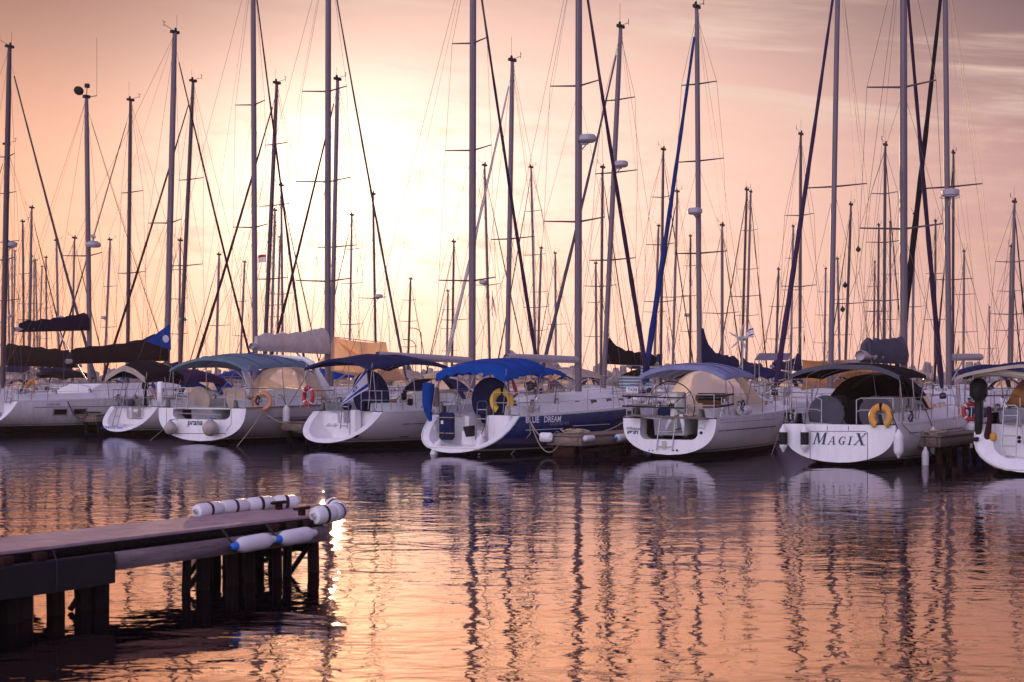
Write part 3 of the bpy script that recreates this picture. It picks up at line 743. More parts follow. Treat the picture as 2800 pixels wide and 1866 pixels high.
def f_star(u, v):
    if .10 < v < .26 or .74 < v < .90: return 1
    x, y = (u - .5) * 1.45, v - .5
    def tri(s):
        rr = .185; q = [(0, s * rr), (-rr * .866, -s * rr / 2), (rr * .866, -s * rr / 2)]; d = []
        for k in range(3):
            (ax, ay), (bx, by) = q[k], q[(k + 1) % 3]; cr = (bx - ax) * (y - ay) - (by - ay) * (x - ax)
            d.append(cr / math.hypot(bx - ax, by - ay) * s)
        return min(d)
    for s in (1, -1):
        if 0 <= tri(s) < .038: return 1
    return 0
def f_stripes(u, v):
    if u < .4 and v < .54: return 2
    return 1 if int(v * 13) % 2 == 0 else 0
def f_greek(u, v):
    if u < .38 and v < .55: return 0 if (.15 < u < .23 or .22 < v < .33) else 1
    return 1 if int(v * 9) % 2 == 0 else 0

# ------------------------------------------------------------------ people
def skin_mesh(nodes, edges, mats, name, parent=None, sub=2):
    me = bpy.data.meshes.new(name); me.from_pydata([n[0] for n in nodes], edges, [])
    o = bpy.data.objects.new(name, me); COL.objects.link(o)
    md = o.modifiers.new('s', 'SKIN'); md.use_smooth_shade = True; md.branch_smoothing = .3
    for i, n in enumerate(nodes):
        r = n[1]; me.skin_vertices[0].data[i].radius = r if isinstance(r, tuple) else (r, r)
    me.skin_vertices[0].data[0].use_root = True
    sb = o.modifiers.new('u', 'SUBSURF'); sb.levels = sub; sb.render_levels = sub
    dg = bpy.context.evaluated_depsgraph_get(); dg.update()
    m2 = bpy.data.meshes.new_from_object(o.evaluated_get(dg)); o.modifiers.clear(); o.data = m2; bpy.data.meshes.remove(me)
    m2.materials.clear(); m2.materials.append(M[mats]); m2.name = name
    m2.polygons.foreach_set('use_smooth', [True] * len(m2.polygons))
    o.parent = parent; return o
def person(loc, face, label, top='shirt', legs='trouser', bend=0.0, arms=None, cap=None):
    # local frame: x forward, y left, z up; feet at z = 0
    e = thing('person', label, 'person', loc, face)
    def up(x, y, z):        # bend everything above the hips forward
        dz = z - .93; return (x * 1 + math.sin(bend) * dz + x * 0, y, .93 + math.cos(bend) * dz) if z > .93 else (x, y, z)
    J = {'pel': (0, 0, .95), 'bel': (.01, 0, 1.10), 'che': (.0, 0, 1.32), 'nec': (.0, 0, 1.47), 'nk2': (.02, 0, 1.53), 'hd1': (.03, 0, 1.60), 'hd2': (.03, 0, 1.68), 'hd3': (.02, 0, 1.75)}
    nodes = [(up(*J['pel']), (.155, .115)), (up(*J['bel']), (.14, .10)), (up(*J['che']), (.165, .115)), (up(*J['nec']), .065), (up(*J['nk2']), .052), (up(*J['hd1']), (.07, .085)), (up(*J['hd2']), (.08, .098)), (up(*J['hd3']), (.055, .07))]
    ed = [(i, i + 1) for i in range(7)]
    arms = arms or {1: ((.02, .24, 1.14), (.16, .22, .98)), -1: ((.02, -.24, 1.14), (.16, -.22, .98))}
    shirt_n = [(nodes[0][0], (.165, .125)), (nodes[1][0], (.155, .115)), (nodes[2][0], (.178, .128)), (up(0, 0, 1.44), (.09, .08))]; shirt_e = [(0, 1), (1, 2), (2, 3)]
    for s in (1, -1):
        sh = up(0, s * .185, 1.40); el = up(*arms[s][0]) if arms[s][0][2] > .9 else arms[s][0]; wr = up(*arms[s][1]) if arms[s][1][2] > .93 else arms[s][1]
        b = len(nodes); d = (Vector(wr) - Vector(el)).normalized(); hd = Vector(wr) + d * .09
        nodes += [(sh, .06), (tuple(Vector(sh).lerp(Vector(el), .5)), .05), (el, .041), (wr, .028), (tuple(hd), (.042, .02)), ]
        ed += [(2, b), (b, b + 1), (b + 1, b + 2), (b + 2, b + 3), (b + 3, b + 4)]
        sd = Vector((-d.z, 0, d.x)) if abs(d.z) > .01 else Vector((0, 0, 1)); cr = d.cross(Vector((0, 1, 0))).normalized()
        for k, (o_, l_) in enumerate(((-.03, .075), (-.01, .088), (.01, .083), (.028, .065))):
            q0 = hd + d * .03 + cr * o_; q1 = q0 + d * l_ * .55; q2 = q1 + d * l_ * .45 + Vector((0, -s * .02, 0)); c = len(nodes)
            nodes += [(tuple(q0), .0095), (tuple(q1), .0085), (tuple(q2), .0065)]; ed += [(b + 4, c), (c, c + 1), (c + 1, c + 2)]
        t0 = Vector(wr) + d * .04 + cr * -.035; c = len(nodes); nodes += [(tuple(t0), .011), (tuple(t0 + d * .05 + cr * -.022), .008)]; ed += [(b + 3, c), (c, c + 1)]
        q = len(shirt_n); shirt_n += [(sh, .072), (tuple(Vector(sh).lerp(Vector(el), .55)), .064), (tuple(Vector(el).lerp(Vector(wr), -.05)), .058)]; shirt_e += [(2, q), (q, q + 1), (q + 1, q + 2)]
    tr_n = [(J['pel'], (.165, .13))]; tr_e = []
    for s in (1, -1):
        b = len(nodes); L_ = [((0, s * .095, .86), .088), ((.02, s * .10, .50), .055), ((.0, s * .105, .28), .05), ((-.01, s * .105, .09), .036), ((.06, s * .11, .035), (.042, .034)), ((.15, s * .115, .025), (.04, .025))]
        nodes += L_; ed += [(0, b)] + [(b + i, b + i + 1) for i in range(5)]
        q = len(tr_n); tr_n += [(p, r + .016) for p, r in L_[:4]]; tr_e += [(0, q)] + [(q + i, q + i + 1) for i in range(3)]
    skin_mesh(nodes, ed, 'skin', 'body', e)
    skin_mesh(shirt_n, shirt_e, top, 'top', e); skin_mesh(tr_n, tr_e, legs, 'trousers', e)
    hc = Vector(up(.0, 0, 1.70)); hb = MB()
    hb.lathe([(0, .105), (.05, .098), (.083, .065), (.096, .015), (.097, -.03), (.07, -.075)], hc, (math.sin(bend), 0, math.cos(bend)), 14)
    if cap: hb.box(hc + Vector((.11 * math.cos(bend), 0, -.11 * math.sin(bend) + .02)), (.1, .14, .015), bev=.007)
    hb.build('cap' if cap else 'hair', cap or 'hair', e, 70)
    nb = MB(); f = Vector((math.cos(bend), 0, -math.sin(bend))); u = Vector((math.sin(bend), 0, math.cos(bend))); fc = Vector(up(.03, 0, 1.63)) + f * .082
    nb.lathe([(.016, -.02), (.017, .005), (.006, .03)], fc, f, 8); nb.build('nose', 'skin', e)
    eb = MB()
    for s in (1, -1): eb.lathe([(.0, -.01), (.011, 0), (.008, .008), (0, .01)], fc + u * .035 + Vector((0, s * .033, 0)) - f * .008, f, 8)
    eb.build('eyes', 'pane', e)
    return e

# ------------------------------------------------------------------ the near row, left to right
def stern(px, Y): return (px - 1400) / F * Y, Y
def mast_from(b, px_top, py_top, px_base, Ym):
    """distance of the mast from the stern, height and lean, from where it stands"""
    k = (px_base - 1400) / F; xm = (k * b.Y - b.X) / (b.fw.x - k * b.fw.y); Ym = b.Y + b.fw.y * xm; H = EYE + (HOR - py_top) / F * Ym
    dx = (px_top - px_base) / F * Ym; return xm, H, (dx * b.fw.x, dx * b.lf.x)

# --- boats whose sterns lie left of the picture
b = Boat('sailboat', 'sailboat with the dark mast that runs down the left edge, grey furled jib slanting right', -28.6, 62.2, 36, L=13, B=4.0)
b.build_hull(); b.build_deck(); b.build_transom(); b.rig(7.2, 18.1, .13, (.25, -.2), jib='c_grey', jr=.07, dark=True, spr=((.38, 1.1), (.68, .9)), radar=(8.5, 1, 'f')); b.rails()
b = Boat('sailboat', 'sailboat with thick mast topped by a dome and dish, plum sail cover on its boom', -23.6, 61.4, 36, L=12, B=3.8)
b.build_hull(); b.build_deck(); b.build_transom(); b.rails()
b.rig(6.5, 15.4, .115, (-.12, .1), spr=((.46, 1.45),), gear=0, jib='c_maroon', jr=.02, boom=dict(z=4.6, ln=3.9, cover='c_plum', h0=.75, h1=.25, dec=1.6, w0=.2, rise=-.18))
tp = b.mp(b.H); gb = MB(); gb.box(tp + Vector((0, 0, .03)), (.3, .2, .14)); gb.lathe([(.12, 0), (.13, .12), (.1, .18), (0, .2)], tp + Vector((0, -.05, .45)), n=10); gb.tube([tp, tp + Vector((0, -.05, .45))], .02, 5)
gb.disc(tp + Vector((-.2, .32, .3)), (.3, .2, .3), .24, .16, 18, prof=[(0, -.1), (.15, -.08), (.23, 0), (.23, .05), (.1, .02), (0, .01)])
gb.tube([tp, tp + Vector((.2, -.5, .05))], .02, 5); gb.tube([tp + Vector((.2, -.5, .05)), tp + Vector((.2, -.5, 2.8))], .01, 4); gb.build('masthead_gear', 'rubber', b.mast)
rb = MB(); q = b.mp(8.15) + Vector((-.2, -.62, .18)); rb.lathe([(0, 0), (.3, .0), (.36, .1), (.33, .2), (.2, .28), (0, .3)], q, n=14); rb.box(q + Vector((0, 0, .5)), (.7, .1, .12), rz=.7); rb.tube([q, q + Vector((0, 0, .5))], .05, 6); rb.build('radar_dome', 'grey', b.mast)

# --- the big weathered hull at the left edge
b = bL = Boat('sailboat', 'large rust-streaked white yacht at the left edge with two dark hull windows', -21.65, 57.2, 41, L=14.6, B=4.3, sf=.80, z0=1.30, z1=1.7, cut=.95, hull='grime', tc=.3, boot=.30, tb=.26)
b.build_hull(); b.build_deck(); b.build_transom('scoop', rim=.3)
xm, H, tp = mast_from(b, 478, 90, 455, 63.6)
b.rig(xm, H, .135, tp, spr=((.46, 1.25),), jib='c_maroon', jr=.055, boom=dict(z=3.15, ln=5.0, cover='c_brown', h0=1.3, h1=.55, dec=3.2, w0=.36, rise=-.2))
cm_ = b.mp(3.15); tb = MB(); tb.add([cm_ + Vector((-.02, -.28, 1.55)), cm_ + Vector((-1.35, -.3, .72)), cm_ + Vector((-.02, -.34, .35))], [(0, 1, 2)]); tb.build('cover_tip', 'c_blue', b.cover)
MB().disc(cm_ + Vector((-.3, -.335, .85)), (0, -1, .1), .17, .01, 16).build('sail_number_dot', 'white', b.cover)
b.rails(gap=.6); b.portlights((8.0, 9.0, 9.9))
for px in (170, 221):
    p = b.loc(px, 1121, y=-2.1); fr = b.sidepatch('hull_window', p.x - .34, p.x + .34, .70, 1.0, 'grey', off=.010); 
    w_ = b.sidepatch('pane', p.x - .27, p.x + .27, .745, .955, 'pane', off=.016); w_.parent = fr
b.sidepatch('hull_stripe', 1.6, 8.5, 1.045, 1.065, 'letter'); b.sidetext('OVNI 435', 2.1, 1.12, .13, 'letterblue', .2)
b.ladder(b.trn(22, 1105), b.loc(32, 1032, x=1.3), .34, 6)
cb = MB(); cb.box((5.6, -.1, 1.75), (1.5, 2.6, .5), bev=.12); cb.build('deckhouse', 'deck', b.e, 30)
b.sidepatch('cabin_panel', 4.2, 4.3, 1.3, 1.35, 'deck')
wc = MB()
for i, (x0, x1) in enumerate(((4.1, 7.6),)):
    P = [[Vector((x, -1.45, 1.36 + zf * min(.62, max(.02, (x - 4.0) * .75)))) for x in [x0 + (x1 - x0) * k / 12 for k in range(13)]] for zf in (0, .5, 1)]
    P.append([Vector((v.x, v.y + .3, v.z)) for v in P[-1]]); wc.grid(P)
wc.build('weather_cloth', 'white', b.e)
b.wheel(2.4, 0, .5)
person(b.W((1.7, -.9, .86)), R(90) - b.phi - .5, 'person stooping on the left yacht in an orange jacket and dark cap', 'jacket', 'trouser', bend=.75, arms={1: ((.28, .2, 1.1), (.34, .16, .86)), -1: ((.28, -.2, 1.1), (.34, -.16, .86))}, cap='hair')

# --- small boat with rounded scoop stern, blue writing
b = bD = Boat('sailboat', 'small white yacht with blue writing on its scoop stern and a dark folded awning', *stern(310, 55.4), 36, L=11, B=3.75, sf=.76, z0=1.10, z1=1.3, cut=1.0, boot=.20, tb=.14, hull='sidegrey')  # white hull, the shade on its sides put into the grey colour
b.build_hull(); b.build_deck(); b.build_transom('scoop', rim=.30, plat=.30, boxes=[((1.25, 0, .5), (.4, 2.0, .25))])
xm, H, tp = mast_from(b, 692, -120, 698, 61.3)
b.rig(xm, H, .115, tp, spr=((.38, 1.05), (.66, .9)), jib='c_purple', jr=.06, boom=dict(z=2.95, ln=3.4, cover='c_blue', h0=.5, h1=.25, rise=-.1), radar=None)
b.rails(gap=.5)
b.bimini(.55, 2.5, 1.2, 2.5, 2.95, 'c_dark', tilt=.05, val=.22, crown=.2, edge='c_cream', pw=1.5)
b.bimini(2.5, 4.6, 1.25, 2.35, 2.62, 'c_purple', tilt=-.1, val=.28, frame=False, name='awning')
b.hood(4.3, 6.0, 1.25, 2.35, 'c_royal'); b.portlights((6.3, 7.1))
b.ladder(b.trn(312, 1172, .05), b.loc(345, 1040, x=1.0), .3, 5)
b.sterntext('Tu-Cu', 306, 1116, .24, 'letterblue', .25); b.sterntext('DONNA DEL MARE', 275, 1172, .15, 'letterblue', .3)
for px in (308, 372):
    p = b.trn(px, 1124, .25); MB().box(p, (.16, .3, .16), bev=.06).build('stern_locker', 'cream', b.e)
b.wheel(1.9, 0, .5)
def outboard(b, p, label, s=1.0, m='rubber'):
    e = thing('outboard_motor', label, 'outboard motor', b.W(p), R(90) - b.phi)
    k = MB(); k.box((0, 0, .1), (.3 * s, .24 * s, .34 * s), bev=.08 * s); k.build('cowling', m, e)
    k = MB(); k.box((0, 0, -.35 * s), (.14 * s, .1 * s, .62 * s), bev=.03); k.box((-.05 * s, 0, -.68 * s), (.34 * s, .07 * s, .06 * s), bev=.02); k.lathe([(0, -.14), (.05, -.1), (.05, .1), (0, .14)], (0, 0, -.78 * s), (1, 0, 0), 8); k.build('shaft_leg', m, e)
    k = MB()
    for q in range(3): k.box((-.16 * s, .07 * s * math.cos(q * 2.1), -.78 * s + .07 * s * math.sin(q * 2.1)), (.015, .06, .1), rx=q * 2.1)
    k.build('propeller', 'alu', e)
    k = MB(); k.tube([(.12 * s, 0, .08), (.5 * s, .05, .14)], .025 * s, 6); k.build('tiller', m, e); return e
outboard(b, b.loc(397, 1062, x=1.5), 'black outboard motor clamped to the rail beside a small striped flag', .95)
flag(b.W(b.loc(417, 1040, x=1.2)), (-.25, 0, -1), (.75, -.3, -1.1), .62, .42, f_stripes, ['flagwhite', 'flagred', 'flagblue'], 'small drooping flag with red and white stripes and blue canton', nx=20, ny=26, pole=[b.W(b.loc(417, 1036, x=1.2)), b.W(b.loc(428, 1098, x=1.2))])

# --- boat with the round wheel covers and light teal awning
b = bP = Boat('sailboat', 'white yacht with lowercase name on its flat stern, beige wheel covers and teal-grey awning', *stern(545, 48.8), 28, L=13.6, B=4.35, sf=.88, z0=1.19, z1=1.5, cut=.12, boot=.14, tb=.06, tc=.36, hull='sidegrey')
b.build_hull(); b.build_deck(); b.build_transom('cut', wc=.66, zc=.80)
xm, H, tp = mast_from(b, 898, -170, 896, 54.8)
b.rig(xm, H, .12, tp, spr=((.24, 1.3), (.46, 1.3), (.66, 1.05)), jib='c_sail', jr=.055, boom=dict(z=3.32, ln=4.6, r=.13, cover='c_sail', h0=.95, h1=.42, dec=2.4, w0=.26, rise=.05))
b.jib.data.materials[0] = M['c_grey']
b.bimini(.45, 4.3, 1.72, 2.72, 3.12, 'c_teal', tilt=.06, val=.10, crown=.16, pw=2.2)
b.hood(4.5, 6.9, 1.5, 2.62, 'c_cream', zb=1.5, slope=.36)
ar = MB()
for sg in (1, -1): ar.tube([Vector((5.7, sg * 1.75, 1.30)), Vector((5.0, sg * 1.72, 1.9)), Vector((4.3, sg * 1.6, 2.75)), Vector((4.25, sg * 1.3, 2.92))], [.16, .14, .12, .1], 8)
ar.tube([Vector((4.25, 1.35, 2.92)), Vector((4.25, 0, 3.02)), Vector((4.25, -1.35, 2.92))], .09, 6); ar.build('targa_arch', 'white', b.e, 50)
b.rails(gap=.95); b.portlights((7.4, 8.4, 9.2))
for yy in (1.2, -.5): b.wheel(1.45, yy, .46, cover='c_cream', z=1.45)
b.ladder((.05, .85, 1.12), (.15, .85, 1.85), .5, 4, 'gangway_bracket')
rl = MB(); rl.tube([b.trn(482, 1130, -.06), b.trn(606, 1136, -.06)], .018, 6)
for px in (484, 541, 603): rl.tube([b.trn(px, 1133, -.06), b.trn(px, 1150, 0)], .012, 5)
rl.build('step_rail', 'steel', b.e)
MB().box((.22, 0, 1.17), (.3, 2.5, .05), bev=.02).build('helm_seat', 'deck', b.e)
b.sterntext('prana', 512, 1162, .29, 'letter', .12, .004, space=1.02)
pl = MB(); k = b.cut / b.z0
for (x0, y0, x1, y1) in ((484, 1186, 618, 1186), (484, 1186, 455, 1172), (618, 1180, 632, 1160), (632, 1160, 632, 1118), (455, 1172, 455, 1118)):
    pl.tube([b.trn(x0, y0, -.006), b.trn(x1, y1, -.006)], .009, 4)
pl.build('panel_seam', 'rubber', b.e)
tk = [Vector((b.xat(t, b.zs(t)), -b.b(t) - .012, b.zs(t) + .02)) for t in TS[:-2]]
MB().tube(tk, .03, 5).build('rubbing_strake', 'wood', b.e); b.sidepatch('hull_stripe', 1.2, 4.2, .83, .85, 'letter'); b.sidepatch('hull_window', 4.6, 5.7, .78, .92, 'pane')
b.sidetext('OCEANIS', 1.0, .95, .13, 'grey', .1)
ow = MB(); p = b.loc(438, 1073, x=.35); ow.box(p, (.12, .24, .75), bev=.04); ow.build('outboard_bracket', 'white', b.e)
ball(b.W(b.trn(466, 1172, -.26)), .22, 'dirty round fender hanging on the flat stern left of the lowercase name', b.W(b.trn(480, 1146, -.02)))
ball(b.W(b.trn(575, 1172, -.30)), .27, 'larger dirty round fender hanging on the flat stern right of the lowercase name', b.W(b.trn(592, 1146, -.02)))
lifering(b.W(Vector((.95, -1.97, 1.42))), b.fw * -.72 + b.lf * -.69, .26, .075, 'orange', 'faded orange ring buoy on the rail of the teal-awning yacht')
p = b.loc(783, 1150, y=-2.3); fender(b.W(p + Vector((0, 0, .5))), (0, 0, -1), .75, .13, 'white sausage fender against the grey hull beside the wooden pier end', line=b.W(p + Vector((0, .2, .9))), caps=('fender', 'fender'))
p2 = b.loc(790, 1163, y=-2.5); fender(b.W(p2), (.6, 0, -.2), .6, .15, 'white fender lying crosswise against the pier end below another fender', caps=('fender', 'fender'))
rope(sag(b.W(b.side(1.0, 1.15)), onwater(648, 46.2), .05), 'pale mooring rope slanting from the orange ring buoy down to the water')
rope(sag(b.W(b.side(.9, 1.15)), (-7.3, 46.3, .75), .12), 'thin mooring rope from the ring buoy rail to the pier fenders', .01)
rope(sag(bD.W(bD.side(2.0, .9)), onwater(410, 50.5), .03), 'slack mooring rope dipping into the water between the two left sterns', .012)

# --- boat with the long navy awning and the flag
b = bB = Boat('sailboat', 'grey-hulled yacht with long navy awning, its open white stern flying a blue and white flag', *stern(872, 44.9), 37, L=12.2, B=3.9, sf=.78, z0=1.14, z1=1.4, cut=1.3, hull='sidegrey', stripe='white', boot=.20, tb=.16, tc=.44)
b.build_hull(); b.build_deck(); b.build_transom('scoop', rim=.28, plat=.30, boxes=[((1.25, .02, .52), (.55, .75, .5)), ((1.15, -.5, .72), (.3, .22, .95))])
xm, H, tp = mast_from(b, 1294, -200, 1291, 50.6)
b.rig(xm, H, .125, tp, spr=((.24, 1.3), (.52, 1.05), (.75, .8)), jib='c_purple', jr=.075, boom=dict(z=2.86, ln=4.9, r=.13, rise=.12))
b.bimini(.8, 4.9, 1.45, 2.74, 3.03, 'c_navy', tilt=.0, val=.09, crown=.20, pw=1.9, sag_=.05)
b.hood(5.4, 7.0, 1.45, 2.2, 'c_navy', zb=1.5); b.rails(gap=.55); b.portlights((7.4, 8.3))
b.wheel(2.6, .15, .78, cover='c_navy', z=1.66)
b.ladder(b.trn(940, 1172, .02), b.loc(946, 1093, x=1.35), .28, 3)
tb = MB(); tb.box((3.2, -.25, 1.45), (1.2, .62, .04), bev=.015); tb.box((3.2, -.25, 1.2), (.5, .1, .5)); tb.build('cockpit_table', 'wood', b.e)
for x0, x1 in ((2.05, 2.4), (2.47, 3.0), (4.55, 5.4)): b.sidepatch('hull_stripe', x0, x1, .735, .755, 'letter')
b.sidepatch('boot_line', .6, 10.5, .31, .345, 'letter')
b.sidetext('SUN ODYSSEY 40 DS', 3.05, .70, .125, 'letter', .3, space=1.0)
b.sterntext('Blue Bay', 889, 1167, .15, 'letter', .3, off=-.3)
b.sterntext('JEANNEAU', 876, 1128, .05, 'letter', 0, off=.02)
hx = b.loc(1003, 1190, y=-1.6); b.sidepatch('hull_vent', hx.x - .06, hx.x + .06, .33, .44, 'pane')
for px, py in ((1105, 1085), (1122, 1100)):
    p = b.loc(px, py, x=2.0); MB().box(p, (.12, .2, .22), bev=.04).build('winch_bag', 'c_dark', b.e)
pb_, pt_ = b.W(b.loc(1012, 1096, x=1.2)), b.W(b.loc(1001, 998, x=1.15))
hv = (pb_ - pt_).normalized(); fv = (b.W(b.loc(952, 1082, x=.6)) - b.W(b.loc(1007, 1046, x=1.2)))
flag(pt_ + hv * .05, hv, Vector((-.58, -.1, -.87)), 1.10, .72, f_star, ['flagwhite', 'flagblue'], 'white flag with two blue stripes and a six-pointed star on the navy-awning yacht', sagk=.06, nx=96, ny=64, pole=[pb_, pt_], fly2=Vector((-.66, -.1, -.36)))
lifering(b.W(b.loc(843, 1084, x=1.15)), b.fw * -.8 + b.lf * .15, .27, .078, 'red', 'red ring buoy with white bands left of the blue and white flag', 'white')

# --- navy hull with bright blue awning
b = bN = Boat('sailboat', 'navy-hulled yacht with bright blue awning and open white stern', *stern(1226, 40.6), 33, L=12.6, B=3.95, sf=.79, z0=1.12, z1=1.45, cut=1.35, hull='navy', stripe='white', boot=.13, tb=.07, tc=.42, hc=.36)
b.build_hull(); b.build_deck(); b.build_transom('scoop', rim=.27, plat=.24, boxes=[((1.35, -.05, .45), (.45, .8, .42)), ((1.40, -.95, .68), (.5, .75, .9))])
xm, H, tp = mast_from(b, 1583, -200, 1581, 46.3)
b.rig(xm, H, .12, tp, spr=((.37, 1.15), (.66, .95)), jib='c_purple', jr=.085, boom=dict(z=2.82, ln=4.2, r=.125, rise=.02), radar=(9.9, -1, 's'))
b.bimini(.75, 2.9, 1.2, 2.52, 2.78, 'c_blue', tilt=.22, val=.2, crown=.08, pw=3.0, scallop=.35, y0=-.22)
b.bimini(3.3, 4.8, 1.05, 2.44, 2.6, 'c_blue', val=.1, frame=False, name='awning')
b.rails(gap=.6); b.portlights((5.3, 6.3, 7.4, 8.4), .4, .15)
b.wheel(2.1, -.12, .70, cover='c_navy', z=1.50)
b.ladder(b.trn(1314, 1203, .05), b.loc(1319, 1102, x=1.4), .34, 4)
cu = MB(); p = b.loc(1222, 1166, x=1.0); cu.box(p, (.2, .52, .80), bev=.07); cu.build('seat_cushion', 'c_navy', b.e)
MB().box(p + Vector((-.105, .10, .12)), (.01, .08, .1)).build('cushion_label', 'white', b.e)
st = MB()
for dz in (.26, -.2): st.tube([p + Vector((-.12, .3, dz)), p + Vector((-.125, -.34, dz))], .012, 4)
st.build('lashing', 'rope', b.e)
rim = [Vector((b.xat(0, z) - .012, b.yat(0, z) - .01, z)) for z in b.rows(0)[5:]]; pts = list(reversed(rim)) + [Vector((v.x, -v.y, v.z)) for v in rim]
MB().tube(pts, .026, 5).build('stern_trim', 'cream', b.e)
b.sidepatch('hull_stripe', 1.5, 3.25, .70, .72, 'white'); b.sidepatch('hull_stripe', 3.75, 6.0, .765, .785, 'white'); b.sidepatch('hull_window', 3.3, 3.62, .68, .78, 'pane')
b.sidetext('BLUE   DREAM', 1.50, .92, .25, 'letterwhite', .15, .006); b.sidetext('OCEANIS 411', 2.55, .82, .15, 'grey', .2, space=1.1); b.sidetext('Clipper', 2.8, .49, .22, 'letterwhite', .4)
for dx_, zz, mm in ((0, 0, 'rubber'), (0, -.17, 'rubber')):
    q = b.trn(1351, 1150, -.005) + Vector((.2, 0, zz)); MB().disc(q, (-1, 0, .3), .04, .03, 12).build('stern_socket', mm, b.e)
MB().disc(b.trn(1364, 1150, .1), (-1, 0, .3), .06, .08, 12).build('shower_lid', 'orange', b.e)
bk = MB(); bk.lathe([(.13, 0), (.17, .3), (.175, .3), (.135, .02)], b.trn(1286, 1194, .22), (0, .15, 1), 14)
tag(bk.build('bucket', 'rubber', None), 'black bucket on the stern platform of the navy-hulled yacht', 'bucket').location = (0, 0, 0)
o = bpy.data.objects['bucket']; o.data.transform(Matrix.Translation(-Vector((0, 0, 0)))); o.matrix_world = Matrix.Translation((b.X, b.Y, 0)) @ Matrix.Rotation(R(90) - b.phi, 4, 'Z')
cv_ = [b.loc(px, py, x=.75) for px, py in ((1172, 1050), (1170, 1075), (1169, 1100), (1171, 1125), (1177, 1152))]
o = tag(MB().tube([b.W(v) for v in [cv_[0] + Vector((0, 0, .04))] + cv_], [.06, .19, .18, .165, .13, .05], 10, flat=.95).build('outboard_motor', 'c_blue', None, 60), 'outboard motor under a long blue cover on the stern rail', 'outboard motor')
sh = MB(); sh.tube([b.W(b.loc(1190, 1060, x=.95)), b.W(b.loc(1193, 1112, x=.95))], .09, 8); sh.build('motor_bracket', 'plank', o)
horseshoe(b.W(b.loc(1372, 1098, x=1.62)), b.fw * -.8 - b.lf * .6 + Vector((0, 0, .1)), (0, 0, 1), .26, .095, 'yellow', 'bright yellow horseshoe buoy on the rail above the navy hull')
fender(b.W(b.trn(1186, 1160, .05)), (.05, 0, -1), .45, .11, 'short white fender with navy end beside the dark cushion', ('fender', 'letter'))
fender(b.W(b.trn(1202, 1206, -.06)), b.fw * -.3 + b.lf * .3 + Vector((0, 0, -1)), .56, .12, 'white fender with blue tip slanting off the stern corner into the water', ('fender', 'letter'), line=b.W(b.trn(1235, 1150, .35)))
fender(b.W(b.trn(1315, 1192, -.10)), (-.12, 0, -1), .50, .125, 'white fender hanging below the boarding ladder by the navy hull', ('fender', 'fender'), line=b.W(b.trn(1330, 1150, .1)))
p = b.side(8.2, b.zs(.65) + .22, -1, -.1); fender(b.W(p), b.fw, .62, .13, 'white fender lying on the side deck of the navy-hulled yacht', ('fender', 'fender'))
rp_ = MB()
q = b.W((1.9, -.9, 2.25)); red = tag(MB().tube([q, q + Vector((.12, 0, -.35)), q + Vector((.18, 0, -.55))], [.03, .06, .04], 7).build('rescue_light', 'red', None), 'small red safety light hanging under the bright blue awning', 'safety light')
rope([b.W(b.side(1.7, 1.16)), b.W(b.side(1.68, .6, -1, .05)), b.W(b.side(1.55, .0, -1, .1))], 'pale rope hanging straight down the navy hull into the water', .016)

# --- boat with the big steering wheel
b = bW = Boat('sailboat', 'white yacht with one huge steering wheel, black padded rails and lilac awning', *stern(1826, 39.4), 27, L=10.6, B=3.15, sf=.87, z0=1.08, z1=1.3, cut=.10, boot=.16, tb=.08, tc=.42)
b.build_hull(); b.build_deck(); b.build_transom('cut', wc=.62, zc=.50)
b.xm = 5.5
b.bimini(.7, 3.4, 1.27, 2.36, 2.66, 'c_lilac', tilt=.02, val=.13, crown=.08, pw=2.8, y0=-.14)
b.hood(3.3, 6.2, 1.30, 2.44, 'c_glow', zb=1.45, slope=.35, wm='c_glow'); b.rails(gap=.5); b.portlights((6.4, 7.2))
b.wheel(1.3, .38, .70, 'rubber', z=1.42); 
hd = MB(); hd.box((1.55, .30, 1.5), (.25, .5, .62), bev=.05); hd.build('chart_pod', 'grey', b.e)
lg = MB(); lg.tube([(1.2, .30, 1.15), (.9, .55, .55)], .06, 6); lg.tube([(1.2, .05, 1.15), (.9, -.2, .55)], .06, 6); lg.build('helm_support', 'white', b.e)
bl_ = MB(); bl_.box((3.0, -.25, 1.62), (.3, 1.0, .3), bev=.1); bl_.build('instrument_pod', 'c_tan', b.e)
MB().box((2.84, -.25, 1.63), (.02, .75, .14), bev=.005).build('instrument_screen', 'pane', b.e)
cw = MB(); cw.box((3.05, -.3, 1.15), (.08, .7, .75)); cw.build('companionway', 'wood', b.e)
pad = MB()
for z in (1.70, 1.42):
    pad.tube([(.05, 1.38, z), (.0, .3, z - .02)], .026, 6); pad.tube([(.0, .28, z - .03), (-.02, -.5, z - .04)], .022, 6); pad.tube([(.25, -1.42, z), (1.2, -1.5, z + .06)], .026, 6); pad.build('padded_rail', 'rubber', b.e); pad = MB()
b.ladder(b.trn(1815, 1232, -.06), b.trn(1826, 1150, -.02), .46, 2); lad = MB(); lad.box(b.trn(1815, 1218, -.02), (.02, .12, .24)); lad.build('ladder_plate', 'steel', b.e)
for px, r_ in ((1775, .018), (1785, .018), (1841, .02), (1851, .032)): MB().disc(b.trn(px, 1232), (-1, 0, 0), r_, .02, 10).build('drain_hole', 'rubber', b.e)
MB().disc(b.trn(1917, 1184), (-1, 0, 0), .045, .03, 12).build('exhaust_ring', 'rubber', b.e); MB().box(b.trn(1918, 1166), (.05, .2, .14), bev=.02).build('socket_lid', 'white', b.e)
b.sterntext('Whisper', 1711, 1176, .13, 'letter', .3); b.sterntext('\u05D5\u05D5\u05D9\u05E1\u05E4\u05E8', 1714, 1186, .13, 'letter', .2, .006)
